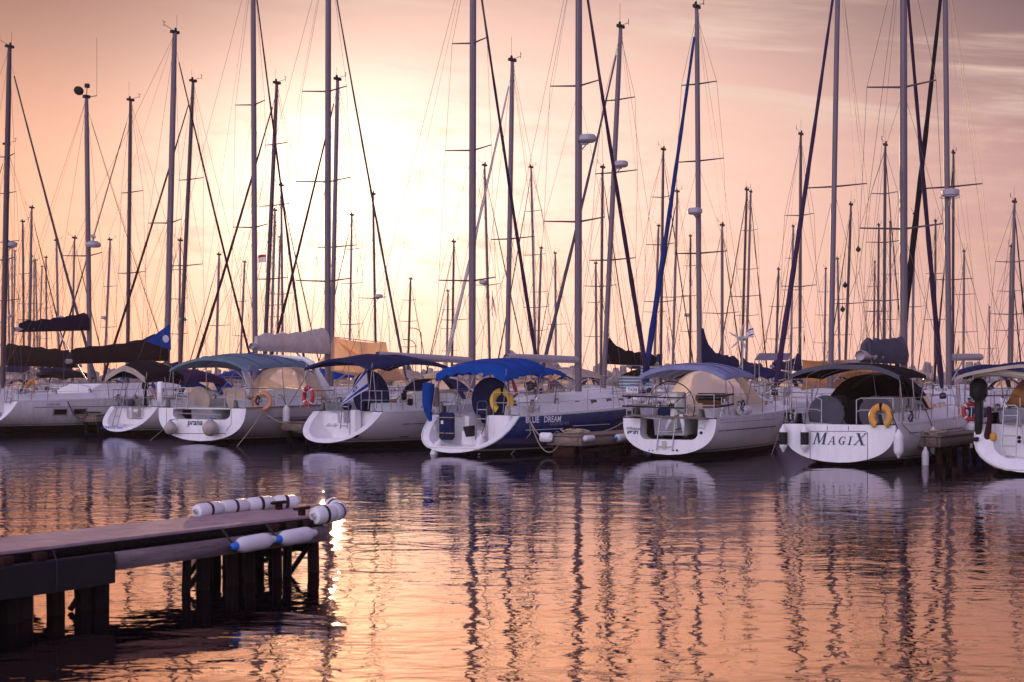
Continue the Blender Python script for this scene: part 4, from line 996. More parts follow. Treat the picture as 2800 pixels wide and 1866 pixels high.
b.sidepatch('hull_stripe', .75, 9.3, .74, .765, 'letter'); b.sidepatch('sheer_line', .35, 9.5, .97, .98, 'letter'); b.sidetext('DUFOUR 35', .25, .73, .08, 'letter', .3)
gp = MB(); gp.box((-.12, -.05, 1.13), (.26, 2.3, .05), bev=.01, rx=.03)
for i in range(9): gp.box((-.12, -1.05 + i * .25, 1.17), (.22, .05, .025))
tag(gp.build('gangplank', 'plank', None), 'weathered gangplank laid across the open stern of the lilac-awning yacht', 'gangplank')
o = bpy.data.objects['gangplank']; o.matrix_world = Matrix.Translation((b.X, b.Y, 0)) @ Matrix.Rotation(R(90) - b.phi, 4, 'Z')
p = b.side(2.2, 1.14, -1, -.15); fender(b.W(p + Vector((0, 0, .15))), b.fw, .75, .16, 'fat white fender lying on the side deck beside the padded rails', ('fender', 'fender'))
wm_ = MB(); wm_.tube([b.W((.0, 1.2, 1.7)), b.W((.02, 1.1, 1.95))], .02, 5)
rope(sag(b.W(b.side(.35, 1.05)), b.W(b.side(6.0, 1.1)), .02), 'rope led along the deck edge of the lilac-awning yacht', .009)

# --- boat with the large name and black hood
b = bM = Boat('sailboat', 'white yacht with large navy name on its flat stern and black awning and hood', *stern(2290, 35.9), 30, L=11.4, B=3.65, sf=.795, z0=1.03, z1=1.32, cut=.06, boot=.12, tb=.07, tc=.42)
b.build_hull(); b.build_deck(); b.build_transom('flat')
xm, H, tp = mast_from(b, 2470, -200, 2471, 41.6)
b.rig(xm, H, .115, tp, spr=((.36, 1.2), (.66, 1.0)), jib='c_purple', jr=.085, boom=dict(z=2.80, ln=4.3, r=.15, cover='c_grey', h0=.62, h1=.40, dec=2.0, w0=.24, rise=.0))
b.bimini(.5, 3.2, 1.42, 2.33, 2.60, 'c_dark', tilt=.0, val=.12, crown=.05, edge='c_grey', pw=3.0)
b.hood(3.3, 5.6, 1.40, 2.30, 'c_dark', zb=1.4, wm='smoke'); b.rails(gap=.45); b.portlights((5.6, 6.4, 7.2), .45, .2)
for px, r_, x in ((2261, .46, 1.0), (2345, .38, 1.5), (2398, .44, 1.0)):
    q = b.loc(px, 1132, x=x); b.wheel(x, q.y, r_, cover='c_grey' if x < 1.2 else 'c_dark', z=q.z)
pl = MB(); k = b.cut / b.z0
pp = [b.trn(px, py, -.008) for px, py in ((2215, 1258), (2215, 1180), (2366, 1180), (2372, 1184), (2372, 1262))]; pl.tube(pp, .007, 4)
for px in (2262, 2320): pl.tube([b.trn(px, 1165, -.008), b.trn(px, 1178, -.008)], .007, 4)
pl.build('hatch_seam', 'letter', b.e)
GL = {'M': (1.0, [[(.05, 0), (.13, 0), (.19, 1), (.11, 1)], [(.10, 1), (.26, 1), (.52, .2), (.44, 0)], [(.44, 0), (.52, .14), (.80, 1), (.72, 1)], [(.70, 1), (.86, 1), (.90, 0), (.73, 0)], [(-.03, 0), (.22, 0), (.22, .05), (-.03, .05)], [(.66, 0), (.98, 0), (.98, .05), (.66, .05)], [(.04, .95), (.2, .95), (.2, 1), (.04, 1)], [(.78, .95), (.95, .95), (.95, 1), (.78, 1)]]),
      'A': (.80, [[(.02, 0), (.09, 0), (.40, 1), (.36, 1)], [(.34, 1), (.46, 1), (.74, 0), (.57, 0)], [(.18, .3), (.6, .3), (.6, .37), (.2, .37)], [(-.05, 0), (.18, 0), (.18, .06), (-.05, .06)], [(.50, 0), (.82, 0), (.82, .06), (.50, .06)]]),
      'G': (.82, [[(.04, .5), (.21, .5), (.24, .25), (.12, .2)], [(.12, .22), (.25, .26), (.42, .07), (.38, 0)], [(.38, 0), (.42, .07), (.68, .12), (.68, .05)], [(.04, .5), (.21, .5), (.24, .75), (.12, .8)], [(.12, .78), (.25, .74), (.42, .93), (.38, 1)], [(.38, 1), (.42, .93), (.66, .85), (.68, .93)], [(.62, .68), (.69, .68), (.69, .95), (.64, .93)], [(.54, .05), (.69, .05), (.69, .42), (.54, .42)], [(.46, .38), (.78, .38), (.78, .44), (.46, .44)]]),
      'I': (.42, [[(.12, 0), (.28, 0), (.28, 1), (.12, 1)], [(.02, 0), (.38, 0), (.38, .06), (.02, .06)], [(.02, .94), (.38, .94), (.38, 1), (.02, 1)]]),
      'X': (.86, [[(.05, 1), (.25, 1), (.80, 0), (.60, 0)], [(.04, 0), (.12, 0), (.76, 1), (.68, 1)], [(-.04, 0), (.24, 0), (.24, .05), (-.04, .05)], [(.52, 0), (.90, 0), (.90, .05), (.52, .05)], [(-.01, .95), (.33, .95), (.33, 1), (-.01, 1)], [(.58, .95), (.86, .95), (.86, 1), (.58, 1)]])}
k = b.cut / b.z0; pn = b.trn(2222, 1215, -.014); u0 = 0.0
for ch, sz in (('M', .30), ('A', .215), ('G', .215), ('I', .215), ('X', .30)):
    adv, polys = GL[ch]; lb = MB()
    for n_, pg in enumerate(polys):
        of = -.014 - .0006 * n_
        lb.add([Vector((k * (pn.z + v * sz) + of, pn.y - (u0 + u * sz * 1.12 + v * sz * .24), pn.z + v * sz)) for u, v in pg], [tuple(range(len(pg)))])
    lb.build('name_letter', 'letter', b.e); u0 += adv * sz * 1.12 + .055
b.sidepatch('hull_stripe', .9, 10.2, .80, .825, 'letter')
horseshoe(b.W(b.loc(2408, 1140, x=.0)), b.fw * -1 + Vector((0, 0, .12)), (0, 0, 1), .22, .085, 'ochre', 'ochre horseshoe buoy on the stern rail above the large navy name')
for px, py, lab in ((2142, 1166, 'black fender with white ends hanging off the left corner of the named stern'), (2200, 1166, 'black fender with white ends on the named stern beside the first letter')):
    q = b.trn(px, py, -.15); fender(b.W(q), (0, 0, -1), .62, .105, lab, ('fender', 'fender'), 'rubber', line=b.W(q + Vector((.1, 0, .35))))
for px, py, r_, lab in ((2490, 1192, .12, 'large white fender nearest the name on the starboard side above the pier'), (2555, 1194, .11, 'small white fender tucked between hull and pier')):
    q = b.side(b.loc(px, py, y=-1.9).x, .9, -1, .16); fender(b.W(q), (0, 0, -1), .62, r_, lab, ('fender', 'fender'), line=b.W(q + Vector((0, .2, .5))))
for x, lab in ((6.3, 'white fender hanging from the bow quarter of the black-hooded yacht'), (7.0, 'last white fender in the bow cluster on the black-hooded yacht')):
    q = b.side(x, .95, -1, .16); fender(b.W(q), (0, 0, -1), .6, .15, lab, ('fender', 'fender'))
rope(sag(b.W(b.side(.4, 1.1)), (10.6, 36.4, .75), .15), 'mooring line drooping from the named stern to the pier head', .012)
rope(sag(b.W(b.side(6.8, 1.25)), (10.9, 36.8, .75), .2), 'long mooring line from the bow of the black-hooded yacht back to the pier', .012)

# --- half-seen boat on the right edge
b = bR = Boat('sailboat', 'half-seen yacht at the right edge with boarding ladder on its scoop stern', *stern(2822, 31.9), 31, L=11.2, B=3.6, sf=.82, z0=1.12, z1=1.4, cut=1.15, boot=.12, tb=.06)
b.build_hull(); b.build_deck(); b.build_transom('scoop', rim=.42, plat=.36)
b.rig(6.2, 16, .11, (0, 0), spr=((.4, 1.1), (.68, .9)), boom=dict(z=2.7, ln=4.2, cover='c_navy')); b.rails(gap=.5)
b.bimini(.4, 3.4, 1.75, 2.35, 2.62, 'c_navy', tilt=.1, val=.08, crown=.06, edge='c_cream', pw=2.2)
rl = MB().tube([Vector((.55, 1.4 - 2.8 * i / 10, 2.28 + .05 * math.sin(i))) for i in range(11)], .085, 8); rl.build('rolled_side_curtain', 'c_cream', b.e)
rim = [Vector((b.xat(0, z) - .014, b.yat(0, z) - .01, z)) for z in b.rows(0)[3:]]; pts = list(reversed(rim)) + [Vector((v.x, -v.y, v.z)) for v in rim]
MB().tube(pts, .026, 5).build('stern_trim', 'cream', b.e)
b.ladder(b.loc(2757, 1256, x=.6), b.loc(2764, 1116, x=1.05), .32, 5)
cw = MB(); P = [[b.loc(px, py, x=1.4 + .3 * i) for px, py in r_] for i, r_ in enumerate((((2768, 1070), (2802, 1030), (2840, 1025)), ((2752, 1106), (2800, 1098), (2840, 1098)), ((2748, 1112), (2800, 1116), (2840, 1116))))]
cw.grid(P); cw.build('weather_cloth', 'c_tan', b.e)
for py in (1197, 1208): MB().disc(b.loc(2787, py, x=1.0), (-1, 0, 0), .045, .03, 12).build('stern_socket', 'rubber', b.e)
outboard(b, b.loc(2676, 1078, x=1.0), 'big black outboard motor upright on the right-edge stern rail', 1.55)
lifering(b.W(b.loc(2657, 1126, x=1.25)), (-.25, -1, .05), .185, .052, 'red', 'red ring buoy with white bands beside the big black outboard motor', 'white')
q = b.loc(2712, 1138, x=.9); o = tag(MB().tube([b.W(b.loc(px, py, x=.85)) for px, py in ((2704, 1112), (2706, 1150), (2700, 1190), (2704, 1222))], [.05, .06, .085, .06], 8).build('rope_bundle', 'c_maroon', None, 60), 'dusky coil of rope hanging over the right-edge stern', 'rope')
o = tag(MB().lathe([(0, -.11), (.07, -.08), (.085, .02), (.06, .09), (0, .11)], b.W(b.loc(2716, 1196, x=.8)), n=12).build('sponge_float', 'ochre', None, 60), 'small dull yellow float beside the dusky rope coil', 'float')

for q_, b_ in enumerate((bL, bD, bP, bB, bN, bW, bM, bR)): b_.clutter(q_ + 3, 5 if b_ is not bR else 2)
# ------------------------------------------------------------------ the boats behind
# name of photo mast is implied by position: (top x, top y, base x, row, distance, mast height, furled jib, jib radius, sail cover, awning, hull, label)
FAR = [
 (18,395,5,2,80,15.4,'c_grey',.03,'c_brown','c_dark','white','yacht whose long brown-black sail cover sags in from the left edge'),
 (357,274,348,2,76.5,17.2,'c_dark',.03,'c_navy',None,'white','yacht with plain tall mast midway between the dish-topped mast and the brown sail cover'),
 (528,223,490,2,74,17.7,'c_maroon',.05,None,'c_royal','white','yacht whose leaning mast carries a box on its side, right of the brown sail cover'),
 (757,226,720,2,70.2,16.8,'c_maroon',.055,'c_blue','c_blue','white','yacht with bright blue sail cover behind the teal-grey awning'),
 (923,220,905,2,67.4,16.4,'c_maroon',.055,None,'c_cream','white','yacht under the glowing cream tarpaulin, its mast lined up beside the sun'),
 (1401,167,1386,2,61.2,15.9,'c_sail',.065,'c_sail','c_cream','white','yacht with pale furled jib and bundled white sail behind the bright blue awning'),
 (1697,71,1650,2,58.2,16.6,'c_grey',.06,'c_dark','c_dark','white','yacht with white radar on its leaning mast and a dark sail cover with pale writing'),
 (1905,24,1913,2,55.5,16.7,'c_jibblue',.085,'c_navy','c_navy','white','yacht with blue furled jib, navy sail cover, solar panel and wind generator'),
 (2293,-150,2270,2,52.2,18.1,'c_purple',.075,None,'c_tan','white','yacht with tan tent amidships, its tall mast left of the dark folded mainsail'),
 (2583,-150,2595,2,49.6,17.3,'c_dark',.09,None,'c_navy','navy','yacht with round white radar and a bare pale boom near the right edge'),
 (2190,369,2187,3,81.9,16.3,None,0,'c_navy','c_navy','white','distant yacht with plain mast just left of the long violet furled jib'),
 (2421,399,2417,3,79.6,15.3,'c_dark',.035,None,'c_navy','white','distant yacht with dark jib and two mast lamps left of the tallest right-hand masts'),
 (1814,408,1806,3,86.1,16.1,'c_dark',.03,'c_navy',None,'white','distant yacht whose slim mast stands left of the blue furled jib'),
 (2607,419,2605,4,88,16.2,'c_dark',.05,None,None,'white','distant yacht with thick dark jib just right of the round white radar'),
 (1325,452,1341,3,91.8,16,'c_green',.03,'c_sail','c_cream','white','distant yacht with radar and small pennant on its mast, right of the pale furling boom'),
 (1452,458,1466,4,102,17.4,'c_green',.04,None,'c_grey','white','distant yacht with dark green jib left of the second tall foreground mast'),
 (1648,458,1643,3,88,15.3,'c_dark',.035,None,'c_navy','white','distant yacht whose mast is overlapped by the leaning mast with the white radar'),
 (769,510,774,3,99.8,15.8,'c_maroon',.035,None,'c_blue','white','distant yacht with wind vane on top, mast inside the crossing of two red jibs'),
 (2042,522,2026,4,94.6,14.8,'c_maroon',.04,'c_navy','c_cream','white','left one of the twin distant masts above the solar panel'),
 (2053,524,2039,5,118.3,17.8,'c_maroon',.05,None,None,'white','right one of the twin distant masts above the solar panel'),
 (1852,525,1838,4,97,15,'c_navy',.06,None,'c_grey','white','distant yacht with pale grey mast hidden partly by the blue furled jib'),
 (1020,532,1029,3,96,14.7,None,0,None,'c_blue','white','distant yacht with small radar halfway up, right of the sun glow'),
 (2774,551,2765,3,76.3,11.7,'c_dark',.05,None,'c_navy','white','distant yacht with thin aerial on its mast at the far right'),
 (2327,559,2309,4,91.3,13.4,'c_dark',.035,None,'c_green','white','distant yacht with two dark buoys hoisted in its rigging'),
 (87,569,77,3,111.9,15.7,'c_maroon',.04,'c_navy',None,'white','distant yacht, tallest of the slim masts clustered at the left edge'),
 (752,577,738,4,113.6,15.7,None,0,None,'c_blue','white','distant yacht whose pale mast stands just right of the small hanging pennant'),
 (2500,584,2494,5,111.7,15.2,None,0,None,'c_green','white','distant yacht seen between the violet jib and the crossing dark jibs'),
 (962,588,954,4,109.9,14.9,'c_maroon',.03,'c_cream',None,'white','distant yacht whose mast rises beside the cream tarpaulin peak'),
 (2558,604,2556,6,121.2,15.7,'c_dark',.035,None,None,'white','distant yacht with side lamp, mast in the gap left of the round white radar'),
 (62,605,66,4,127,16.3,None,0,None,'c_cream','white','distant yacht with thick pale mast near the left edge'),
 (2434,610,2435,7,145.7,18.3,None,0,None,None,'white','far yacht whose hair-thin mast stands beside the dark jib with mast lamps'),
 (2403,616,2400,6,123.5,15.6,None,0,None,None,'white','far yacht with paired thin masts above the folded grey mainsail'),
 (1975,618,1975,3,84.2,11.3,'c_dark',.03,None,'c_blue','white','distant yacht with short mast above the blue boom cover'),
 (1801,620,1788,5,122.3,15.4,'c_dark',.03,None,None,'white','far yacht whose mast leans just left of the slim one by the blue jib'),
 (2169,621,2161,6,127.3,15.9,'c_dark',.035,None,None,'white','far yacht with dark mast crossing behind the long violet jib'),
 (1888,645,1887,6,131.9,15.5,'c_dark',.03,None,'c_grey','white','far yacht with two small radar pods on its mast left of the navy sail cover'),
 (766,650,755,5,141.9,16.4,None,0,None,None,'white','far yacht whose red-lit mast crowds the pennant mast'),
 (204,651,195,3,109.7,13.1,'c_maroon',.03,'c_navy',None,'white','distant yacht with dark stubby mast crossed by the grey slanting jib'),
 (301,656,284,4,122.3,14.2,None,0,None,'c_navy','white','distant yacht with tilted mast and radar pod right of the dish-topped mast'),
 (21,659,27,5,160.1,17.8,None,0,None,None,'white','far yacht, second mast in from the left edge'),
 (154,659,162,4,124.9,14.4,None,0,None,'c_cream','white','distant yacht with pale mast just left of the slanting grey jib'),
 (493,659,489,3,104.5,12.4,None,0,None,'c_blue','white','distant yacht whose short mast hides behind the leaning one with the box'),
 (1241,663,1235,4,105.5,12.4,'c_dark',.025,None,'c_cream','white','distant yacht with dark mast left of the in-mast furling spar'),
 (2765,675,2757,5,108.2,12.3,'c_dark',.05,None,None,'white','distant yacht with the lower of the two far-right masts'),
 (33,679,33,6,174.8,18.4,None,0,None,None,'white','far yacht with stubby-topped mast close by the left edge'),
 (1480,680,1469,5,127.8,14,None,0,None,'c_grey','white','far yacht with thin mast between the green jib and the second tall mast'),
 (13,687,13,7,178,18.3,None,0,None,None,'white','farthest-left far mast against the orange sky'),
 (2636,690,2634,6,120,13,'c_dark',.03,None,None,'white','far yacht with mast behind the thick dark jib right of the radar'),
 (41,691,34,8,186,19,None,0,None,None,'white','far yacht with dark slim mast third from the left edge'),
 (1518,693,1520,6,138.6,14.5,'c_dark',.03,None,'c_cream','white','far yacht with straight grey mast between the two tall foreground masts'),
 (599,699,589,4,116.3,12.4,'c_maroon',.03,None,'c_navy','white','distant yacht with thin mast crossed by two red jibs'),
 (126,706,128,5,157.3,15.7,None,0,None,'c_cream','white','far yacht with pale mast nearest the slanting grey jib on its left'),
 (87,707,80,7,182,18,None,0,None,None,'white','far yacht hidden just behind the tallest slim left-edge mast'),
 (2290,709,2297,6,125.1,12.8,None,0,None,None,'white','far yacht with thin mast right of the tall spar by the tan tent'),
 (97,712,104,6,172.6,16.7,None,0,None,None,'white','far yacht, middle mast of the tight left cluster'),
 (669,717,655,5,144.2,14.1,'c_maroon',.025,None,None,'white','far yacht with dark red mast left of the blue sail cover'),
 (2392,717,2388,7,146.5,14.3,'c_maroon',.04,None,None,'white','far yacht with dusky mast directly over the folded grey mainsail'),
 (93,718,93,8,196,18.5,None,0,None,None,'white','far yacht, left mast of the tight left cluster'),
 (1629,720,1632,5,124.9,12.4,'c_dark',.025,None,'c_navy','white','far yacht with short dark mast right of the second tall foreground mast'),
 (115,731,105,9,205,18.5,'c_maroon',.03,None,None,'white','far yacht with sharply tilted mast in the left cluster'),
 (2258,736,2253,7,149,13.8,None,0,None,None,'white','far yacht with thin mast left of the tall spar by the tan tent'),
 (2129,739,2120,6,128,12.1,'c_dark',.025,None,None,'white','far yacht with thin mast and lamp left of the violet jib'),
 (1123,765,1114,5,134.4,11.7,'c_maroon',.03,None,'c_cream','white','far yacht with low mast and red jib right of the cream tarpaulin'),
 (1225,797,1220,6,144.7,11.2,'c_dark',.03,None,'c_navy','white','far yacht with low dark mast near the street lamp'),
 (2705,841,2705,9,175.5,11.1,None,0,None,None,'white','far yacht with the lowest thin mast right of the pale boom'),
]
rnd = random.Random(5); FB = {}
for (xt, yt, xb, row, Yd, H, jib, jr, cover, awn, hull, lab) in FAR:
    k = (xb - 1400) / F; X = k * Yd; fwd = row % 2 == 1
    phi = (33 if fwd else 213) + rnd.uniform(-3, 3); L = min(13, max(9.2, H * .70)); xm = L * .56
    ph = R(phi); X0, Y0 = X - math.sin(ph) * xm, Yd - math.cos(ph) * xm
    b = Boat('sailboat', lab, X0, Y0, phi, L=L, B=L * .325, sf=rnd.choice((.72, .8, .86)), z0=.95 + L * .012, z1=1.15 + L * .02, cut=rnd.choice((.1, .5, 1.0)), hull=hull, group='yachts moored behind the front row', hc=.45)
    b.build_hull(TS if row <= 4 else TS[::2]); b.build_deck(); b.build_transom()
    dx = (xt - xb) / F * Yd
    near = row == 2
    r = .105 if near else .085 + (.02 if Yd > 110 else 0)
    spr = rnd.choice((((.40, 1.1), (.68, .9)), ((.46, 1.15),), ((.36, 1.1), (.60, 1.0), (.80, .75))))
    ang = 0
    bm = None
    if cover or near: bm = dict(z=2.7 + rnd.uniform(0, .2), ln=L * .34, cover=cover, h0=rnd.uniform(.7, 1.1), h1=.3, r=.1)
    if yt == 395: bm = dict(z=3.1, ln=5.4, cover='c_brown', h0=1.15, h1=.75, dec=1.2, w0=.4, rise=-.1, r=.1)
    if yt == 71: bm = dict(z=2.95, ln=4.3, cover='c_dark', h0=1.15, h1=.42, dec=6, rise=-.1)
    if yt == 24: bm = dict(z=2.78, ln=3.9, cover='c_navy', h0=1.9, h1=.42, dec=7, r=.12, rise=-.12)
    if xt == 2583: bm = dict(z=2.95, ln=3.4, r=.13, rise=.05)
    if yt == 226: bm = dict(z=2.75, ln=3.6, cover='c_blue', h0=.6, h1=.35)
    rd = None
    if yt == 71: rd = (10.8, 1, 's')
    if yt == 24: rd = (8.55, 1, 'f')
    if yt in (532, 656, 659, 645, 452): rd = (H * .52, rnd.choice((1, -1)), 's')
    b.rig(xm, H, r, (dx * b.fw.x, dx * b.lf.x), spr=spr, jib=jib, jr=jr * 1.25, boom=bm, radar=rd, wr=.009 if near else .012, sub=near, gear=1, sides=8 if near else 6,
          dark=(rnd.random() < .3), sweep=.2)
    b.rails(life=row <= 4, pulpit=True, wr=.007)
    if awn:
        if rnd.random() < .75: b.hood(L * .42, L * .56 - .1, L * .115, 2.15, awn, zb=1.35)
        if rnd.random() < .7 and row <= 5: b.bimini(.6, 2.9, L * .115, 2.45, 2.75, awn, frame=near)
    b.portlights((L * .55, L * .64))
    FB[(xt, yt)] = b
# round radar on its bracket on the right-hand mast, bound sail ends, tents
b = FB[(2583, -150)]; z = EYE + (HOR - 540) / F * 49.6; rb = MB(); q = b.mp(z) + b.fw * 0 + Vector((.12, .16, 0))
rb.lathe([(0, 0), (.24, 0), (.30, .06), (.30, .2), (.25, .25), (0, .27)], q, n=18); rb.ring(q - Vector((0, 0, .02)), (0, 0, 1), .36, .012, 20, 5); rb.tube([q, b.mp(z - .45)], .04, 6); rb.build('radar_dome', 'grey', b.mast)
def tent(b, pts, m, name, bowk=.1):
    """canvas slung between four corner points (local), edges drawn in"""
    a, b_, c, d = [Vector(p) for p in pts]; P = []
    for i in range(11):
        v = i / 10; row = []
        for j in range(13):
            u = j / 12; p = a.lerp(b_, u).lerp(d.lerp(c, u), v); s_ = bowk * (a - c).length
            p.z -= s_ * (4 * u * (1 - u)) * (.55 + .45 * v) * .6; p += ((a + b_ + c + d) / 4 - p) * (.18 * (4 * v * (1 - v)) * abs(2 * u - 1))
            row.append(p)
        P.append(row)
    return MB().grid(P).build(name, m, b.e, 60)
b = FB[(923, 220)]
w3 = lambda px, py, Y: b.Lc(at(px, py, Y))
tent(b, (w3(911, 922, 66), w3(1056, 938, 64.5), w3(1108, 1034, 63), w3(985, 1030, 64.0)), 'c_tarp', 'tarpaulin', .045)
tent(b, (w3(911, 922, 66), w3(990, 975, 65), w3(985, 1030, 64), w3(858, 1000, 65.5)), 'c_tarp', 'tarpaulin', .03)
tent(b, (w3(1030, 1012, 62.6), w3(1102, 1008, 62.3), w3(1110, 1036, 62), w3(1022, 1050, 62)), 'c_tarp', 'tarpaulin', .02)
MB().tube([w3(911, 922, 66), w3(1056, 938, 64.5)], .02, 4).build('ridge_rope', 'rope', b.e)
b = FB[(2293, -150)]; w3 = lambda px, py, Y: b.Lc(at(px, py, Y))
tent(b, (w3(2192, 984, 53.5), w3(2270, 990, 53), w3(2268, 1074, 52.6), w3(2190, 1068, 53)), 'c_tan', 'side_tent', .02)
tent(b, (w3(2192, 984, 53.5), w3(2290, 984, 52.6), w3(2440, 1008, 50), w3(2330, 1008, 51.5)), 'c_tan', 'sun_awning', .05)
b = FB[(1905, 24)]; w3 = lambda px, py, Y: b.Lc(at(px, py, Y))
sp_ = MB(); c1 = [w3(2064, 982, 50.6), w3(2156, 982, 50.6), w3(2163, 966, 51.6), w3(2076, 966, 51.6)]
sp_.add([p for p in c1] + [p - Vector((0, 0, .05)) for p in c1], [(0, 1, 2, 3), (7, 6, 5, 4), (0, 4, 5, 1), (1, 5, 6, 2), (2, 6, 7, 3), (3, 7, 4, 0)]); so_ = sp_.build('solar_panel', 'solar', b.e)
fr = MB()
for p in c1: fr.tube([p - Vector((0, 0, .06)), Vector((p.x, p.y, 1.1))], .02, 5)
fr.build('panel_frame', 'steel', so_)
wg = MB(); hub = w3(2030, 926, 50.2); ax = b.Lc(Vector((b.X, b.Y, 0)) + Vector((-.45, -.9, .1)) ); ax.z = 0; ax.normalize(); uu = ax.cross(Vector((0, 0, 1))).normalized()
wg.tube([hub, Vector((hub.x, hub.y, 1.1))], .025, 6); wg.lathe([(0, -.2), (.09, -.14), (.11, 0), (.07, .25), (0, .38)], hub, -ax, 12); pole = wg.build('wind_generator', 'grey', b.e)
bl = MB()
for q in range(5):
    a = q * 2 * math.pi / 5 + .5; d = uu * math.cos(a) + Vector((0, 0, 1)) * math.sin(a); n_ = ax.cross(d)
    bl.tube([hub + ax * .2 + d * .06, hub + ax * .2 + d * .28 + n_ * .02, hub + ax * .2 + d * .50], [.03, .04, .015], 6, flat=.3)
bl.build('rotor_blade', 'grey', pole)
# number board seen from behind on the rail of the white yacht past the navy hull
b = FB[(1697, 71)]; p = at(1728, 1066, 50.5); nb = MB(); nb.box((0, 0, 0), (.42, .015, .2)); n_ = nb.build('number_board', 'white', None, loc=p); tag(n_, 'small white number board read from behind past the navy hull', 'number board')
text_obj('board_number', '8047', .17, lambda u, v: Vector((-u + .19, -.012, v - .06)), 'rubber', n_)
p = at(2573, 1066, 45.6); nb = MB(); nb.box((0, 0, 0), (.42, .015, .19)); n_ = nb.build('number_board', 'white', None, loc=p, ); tag(n_, 'small white number board on the bow rail near the round white radar', 'number board')
text_obj('board_number', '93754', .155, lambda u, v: Vector((u - .2, -.012, v - .05)), 'rubber', n_)
# flags and pennants in the rigging, towels
def pennant(px, py, Y, w_, h_, fn, mats, label, fly=(1, 0, -.6), nx=16, ny=12):
    p = at(px, py, Y); return flag(p, (.05, 0, -1), fly, w_, h_, fn, mats, label, sagk=.3, nx=nx, ny=ny, pole=[p + Vector((0, 0, .15)), p - Vector((0, 0, h_ + .5))])
pennant(769, 902, 69.5, .55, .40, f_greek, ['flagwhite', 'flagblue'], 'blue and white striped flag above the cream sail bundle', fly=(.5, 0, -.6))
pennant(727, 697, 70, .4, .38, lambda u, v: 0 if v > .3 else 1, ['flagwhite', 'flagred'], 'small pale pennant in the rigging left of the sun', fly=(-1, 0, .2))
pennant(1346, 805, 61.0, .5, .45, f_stripes, ['flagwhite', 'flagred', 'flagblue'], 'limp red and white flag beside the distant mast with the radar box', fly=(.3, 0, -1))
pennant(1447, 846, 90, .75, .55, f_stripes, ['flagwhite', 'flagred', 'flagblue'], 'limp striped flag next to the foot of the plum furled jib', fly=(.25, 0, -1))
pennant(2040, 905, 60, .40, .34, f_star, ['flagwhite', 'flagblue'], 'little blue and white flag behind the wind generator', fly=(.6, 0, .5))
pennant(1826, 918, 62, .3, .6, f_greek, ['flagwhite', 'flagblue'], 'limp blue and white flag left of the blue furled jib', fly=(.3, 0, -1))
pennant(2622, 940, 60, .55, .4, lambda u, v: 0, ['c_tan'], 'plain dusky pennant right of the round white radar', fly=(-.3, 0, -1))
pennant(2198, 912, 70, .2, .35, lambda u, v: 0, ['c_maroon'], 'small dark pennant right of the violet furled jib', fly=(.3, 0, -1))
def towel(px, py, Y, w_, h_, m, label):
    P = [[Vector((w_ * i / 10, .06 * math.sin(i * .9 + j * .3), -h_ * j / 6 - .05 * math.sin(math.pi * i / 10))) for i in range(11)] for j in range(7)]
    t = tag(MB().grid(P).build('striped_cloth', m, None, 70, loc=at(px, py, Y)), label, 'cloth'); 
    ln = MB().tube([Vector((-.8, 0, .02)), Vector((w_ / 2, 0, -.03)), Vector((w_ + .8, 0, .02))], .012, 4); ln.build('cloth_line', 'rope', t)
towel(1692, 1028, 55, 1.3, .42, 'c_stripe', 'striped cloth hung across the deck left of the blue jib foot')
towel(1752, 1000, 57, .8, .40, 'c_stripe', 'striped cloth draped behind the foot of the blue furled jib')
# signal shapes hoisted in the rigging
for px, py, Yd, lab in ((2311, 782, 90, 'upper dark signal shape on the distant rigging'), (2304, 848, 90, 'lower, larger dark signal shape on the distant rigging'), (2347, 684, 88, 'small dark signal shape hung on a single line')):
    s_ = MB().lathe([(0, -.16), (.14, -.05), (.17, .06), (.06, .18), (0, .34)], (0, 0, 0), n=10); s_.tube([(0, 0, .3), (0, 0, 2.4)], .01, 4)
    tag(s_.build('signal_shape', 'rubber', None, 60, loc=at(px, py, Yd)), lab, 'signal shape')
# ------------------------------------------------------------------ people on the boats behind
def standing(px, feet_py, Y, zfeet, face, label, **k):
    person(((px - 1400) / F * Y, Y, zfeet), face, label, **k)
standing(1450, 0, 54, .72, R(60), 'person in a black short-sleeved shirt seen from behind under the blue awning', top='shirt', legs='trouser')
standing(1508, 0, 55, .70, R(200), 'person in dark clothes standing right of the black-shirted person', top='brownshirt', legs='shirt')
# ------------------------------------------------------------------ piers
DPHI = R(34); DF = Vector((math.sin(DPHI), math.cos(DPHI), 0)); DN = Vector((math.cos(DPHI), -math.sin(DPHI), 0))
def pier(c, ln, wd, zt, label, deckm='plank', fascia=.24, piles=(), pm='darkwood', back=None, name='finger_pier', phi=DPHI):
    """c = near right-hand corner of the pier head; it runs away along phi (back = towards the camera too)"""
    e = thing(name, label, 'pier', (c[0], c[1], 0), -phi)       # local: y away, x right
    y0 = -(back or 0)
    mb = MB(); n = int((ln - y0) / .24)
    for i in range(n): mb.box((-wd / 2, y0 + .12 + i * .24 + .0, zt - .03), (wd + .04, .228, .06), bev=.012)
    mb.build('deck_boards', deckm, e)
    fb = MB()
    for x in (-.05, -wd + .05): fb.box((x, (ln + y0) / 2, zt - .07 - fascia / 2), (.09, ln - y0 - .04, fascia), bev=.015)
    fb.box((-wd / 2, y0 + .05, zt - .07 - fascia / 2), (wd - .2, .09, fascia), bev=.015)
    fb.build('side_beam', 'plank', e)
    for y, sg in piles:
        x = -.14 if sg > 0 else -wd + .14
        pb = MB(); pb.tube([(x, y, -1.2), (x + rnd.uniform(-.02, .02), y, zt - .1)], .085, 7); pb.build('pile', pm, e)
    return e
def P2(px, Y): v = onwater(px, Y); return (v.x, v.y)
pr = [(y, s_) for y in (.3, 1.2, 2.6, 4.5, 6.5) for s_ in (1, -1)]
